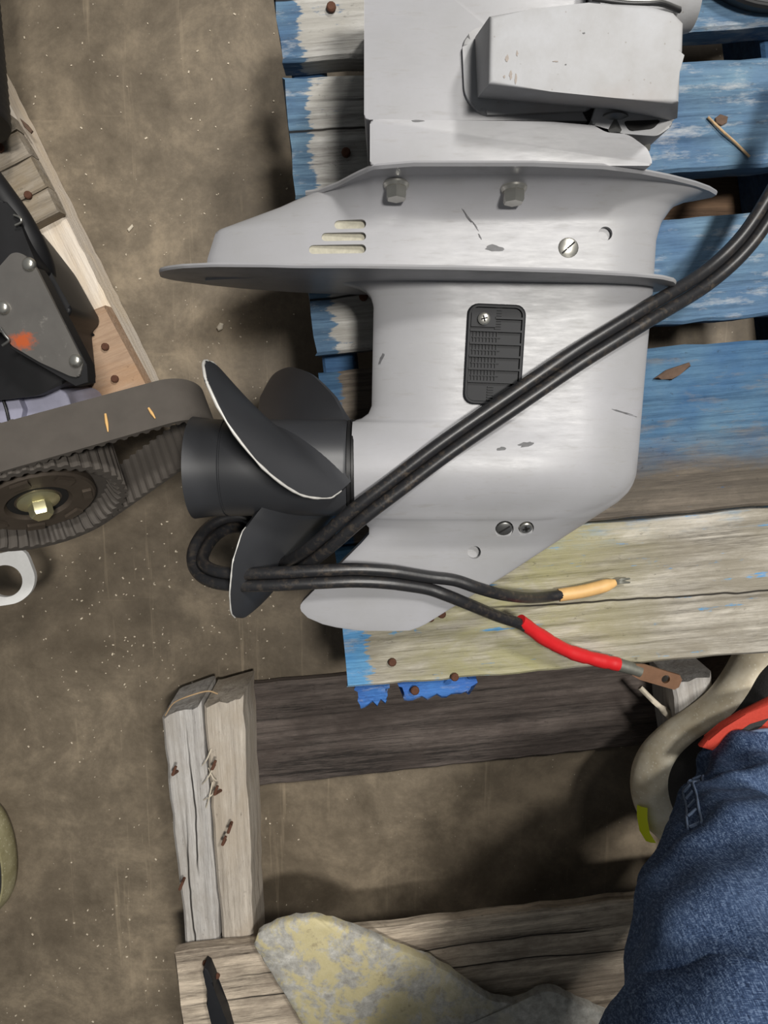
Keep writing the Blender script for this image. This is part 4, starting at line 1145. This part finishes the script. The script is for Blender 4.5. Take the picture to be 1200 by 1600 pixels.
# shoe at the left edge
ls = [(-20, 1250), (2, 1275), (16, 1310), (22, 1350), (20, 1385), (8, 1412), (-30, 1440), (-120, 1450), (-220, 1420), (-260, 1360), (-200, 1280), (-100, 1240)]
sm = [tuple(p[:2]) for p in catmull([(x, y, 0) for x, y in ls+[ls[0]]], 5)[:-1]]
c2 = P(-110, 1345, .02); bas2 = [P(x, y, .02) for x, y in sm]; m = len(bas2)
def shell(layers):
    v = [Vector((c2.x+(p.x-c2.x)*f, c2.y+(p.y-c2.y)*f, z)) for z, f in layers for p in bas2]; ff = []
    for i in range(len(layers)-1):
        for k in range(m): ff.append((i*m+k, i*m+(k+1) % m, (i+1)*m+(k+1) % m, (i+1)*m+k))
    ff.append(tuple(range(m))); ff.append(tuple(range((len(layers)-1)*m, len(layers)*m))); return v, ff
shoe2 = thing('shoe', c2-Vector((0, 0, .02)), 'olive speckled shoe tip on the floor at the left edge', 'shoe')
v, f = shell([(0, .95), (.006, .985), (.016, 1), (.03, .99), (.042, .96)]); mesh_obj('midsole', v, f, M['sole_olive'], shoe2, 60)
v, f = shell([(.042, .94), (.06, .90), (.08, .75), (.09, .5)]); mesh_obj('upper', v, f, M['shoe_black'], shoe2, 60)

# ================================================================== SMALL THINGS
# round grey thing at the top right corner
dk = thing('round_lid', P(1210, -60, ZB), 'round grey lid with dark rim at the top right corner', 'lid')
lathe('rim', [(0, .098), (.012, .100), (.014, .098), (.012, .09)], P(1218, -166, ZB+.002), (0, 0, 1), M['seal'], dk, 64)
lathe('lid_top', [(.010, .096), (.018, .093), (.020, .088), (.020, .001)], P(1218, -166, ZB+.002), (0, 0, 1), M['bracket'], dk, 64)
def chip(name, pts, z, t, mat, label, cat):
    bm = prism_bm(pxpoly(pts, z+t), z, z+t, t*.3, 1); return tag(bm_obj(name, bm, mat, None), label, cat)
o = tube('straw', catmull([P(1106, 183, ZB+.002), P(1130, 206, ZB+.003), P(1150, 224, ZB+.0025), P(1171, 245, ZB+.002)], 5), .0012, M['straw'], None, 6)
tag(o, 'thin dry straw lying on the blue board right of the bracket', 'straw')
chip('bark_chip', [(1022, 592), (1042, 578), (1060, 572), (1078, 566), (1080, 572), (1062, 586), (1050, 594), (1034, 591)], ZB, .004, M['bark'], 'brown bark chip on the blue board right of the gearcase', 'wood chip')
chip('bark_chip', [(1118, 184), (1126, 178), (1138, 182), (1136, 192), (1128, 196), (1119, 192)], ZB, .002, M['bark'], 'dark crumb beside the straw on the blue board', 'wood chip')
chip('wood_chip', [(338, 512), (343, 504), (349, 506), (347, 514), (341, 517)], 0, .004, M['splint'], 'pale wood chip on the floor left of the propeller', 'wood chip')
chip('wood_chip', [(198, 358), (206, 350), (208, 354), (201, 362)], 0, .003, M['splint'], 'small pale splinter on the floor left of the plate tip', 'wood chip')
o = tube('wood_splinter', catmull([P(1000, 1074, .075), P(1022, 1096, .08), P(1045, 1116, .085), P(1064, 1134, .08)], 5), [.004]*8+[.006]*8, M['splint'], None, 6)
tag(o, 'pale split wood splinter beside the cream shoe', 'wood splinter')
o = tube('string_scrap', catmull([P(258, 1118, ZS+.004), P(272, 1098, ZS+.008), P(300, 1086, ZS+.014), P(325, 1080, ZS+.012), P(340, 1084, ZS+.006)], 6), .0009, M['straw'], None, 6)
tag(o, 'thin pale string scrap on the end of the grey pallet stringers', 'string')
# loose grit on the concrete
rg = random.Random(11); g = []
for k in range(420):
    if k < 300: x, y = rg.uniform(20, 470), rg.uniform(20, 1600)
    else: x, y = rg.uniform(60, 430), rg.uniform(860, 1080)
    c = P(x, y, .0006); r = rg.uniform(.0003, .0009); a = rg.uniform(0, PI)
    u = Vector((math.cos(a), math.sin(a), 0))*r*rg.uniform(1, 2.2); v_ = Vector((-math.sin(a), math.cos(a), 0))*r
    g.append(box_geo(c, u, v_, Vector((0, 0, .0006))))
v, f = merge(g); o = mesh_obj('floor_grit', v, f, M['grit'], None, False, origin=(-.3, 0, 0)); tag(o, 'pale grit scattered on the concrete floor', 'grit', None, 'stuff')
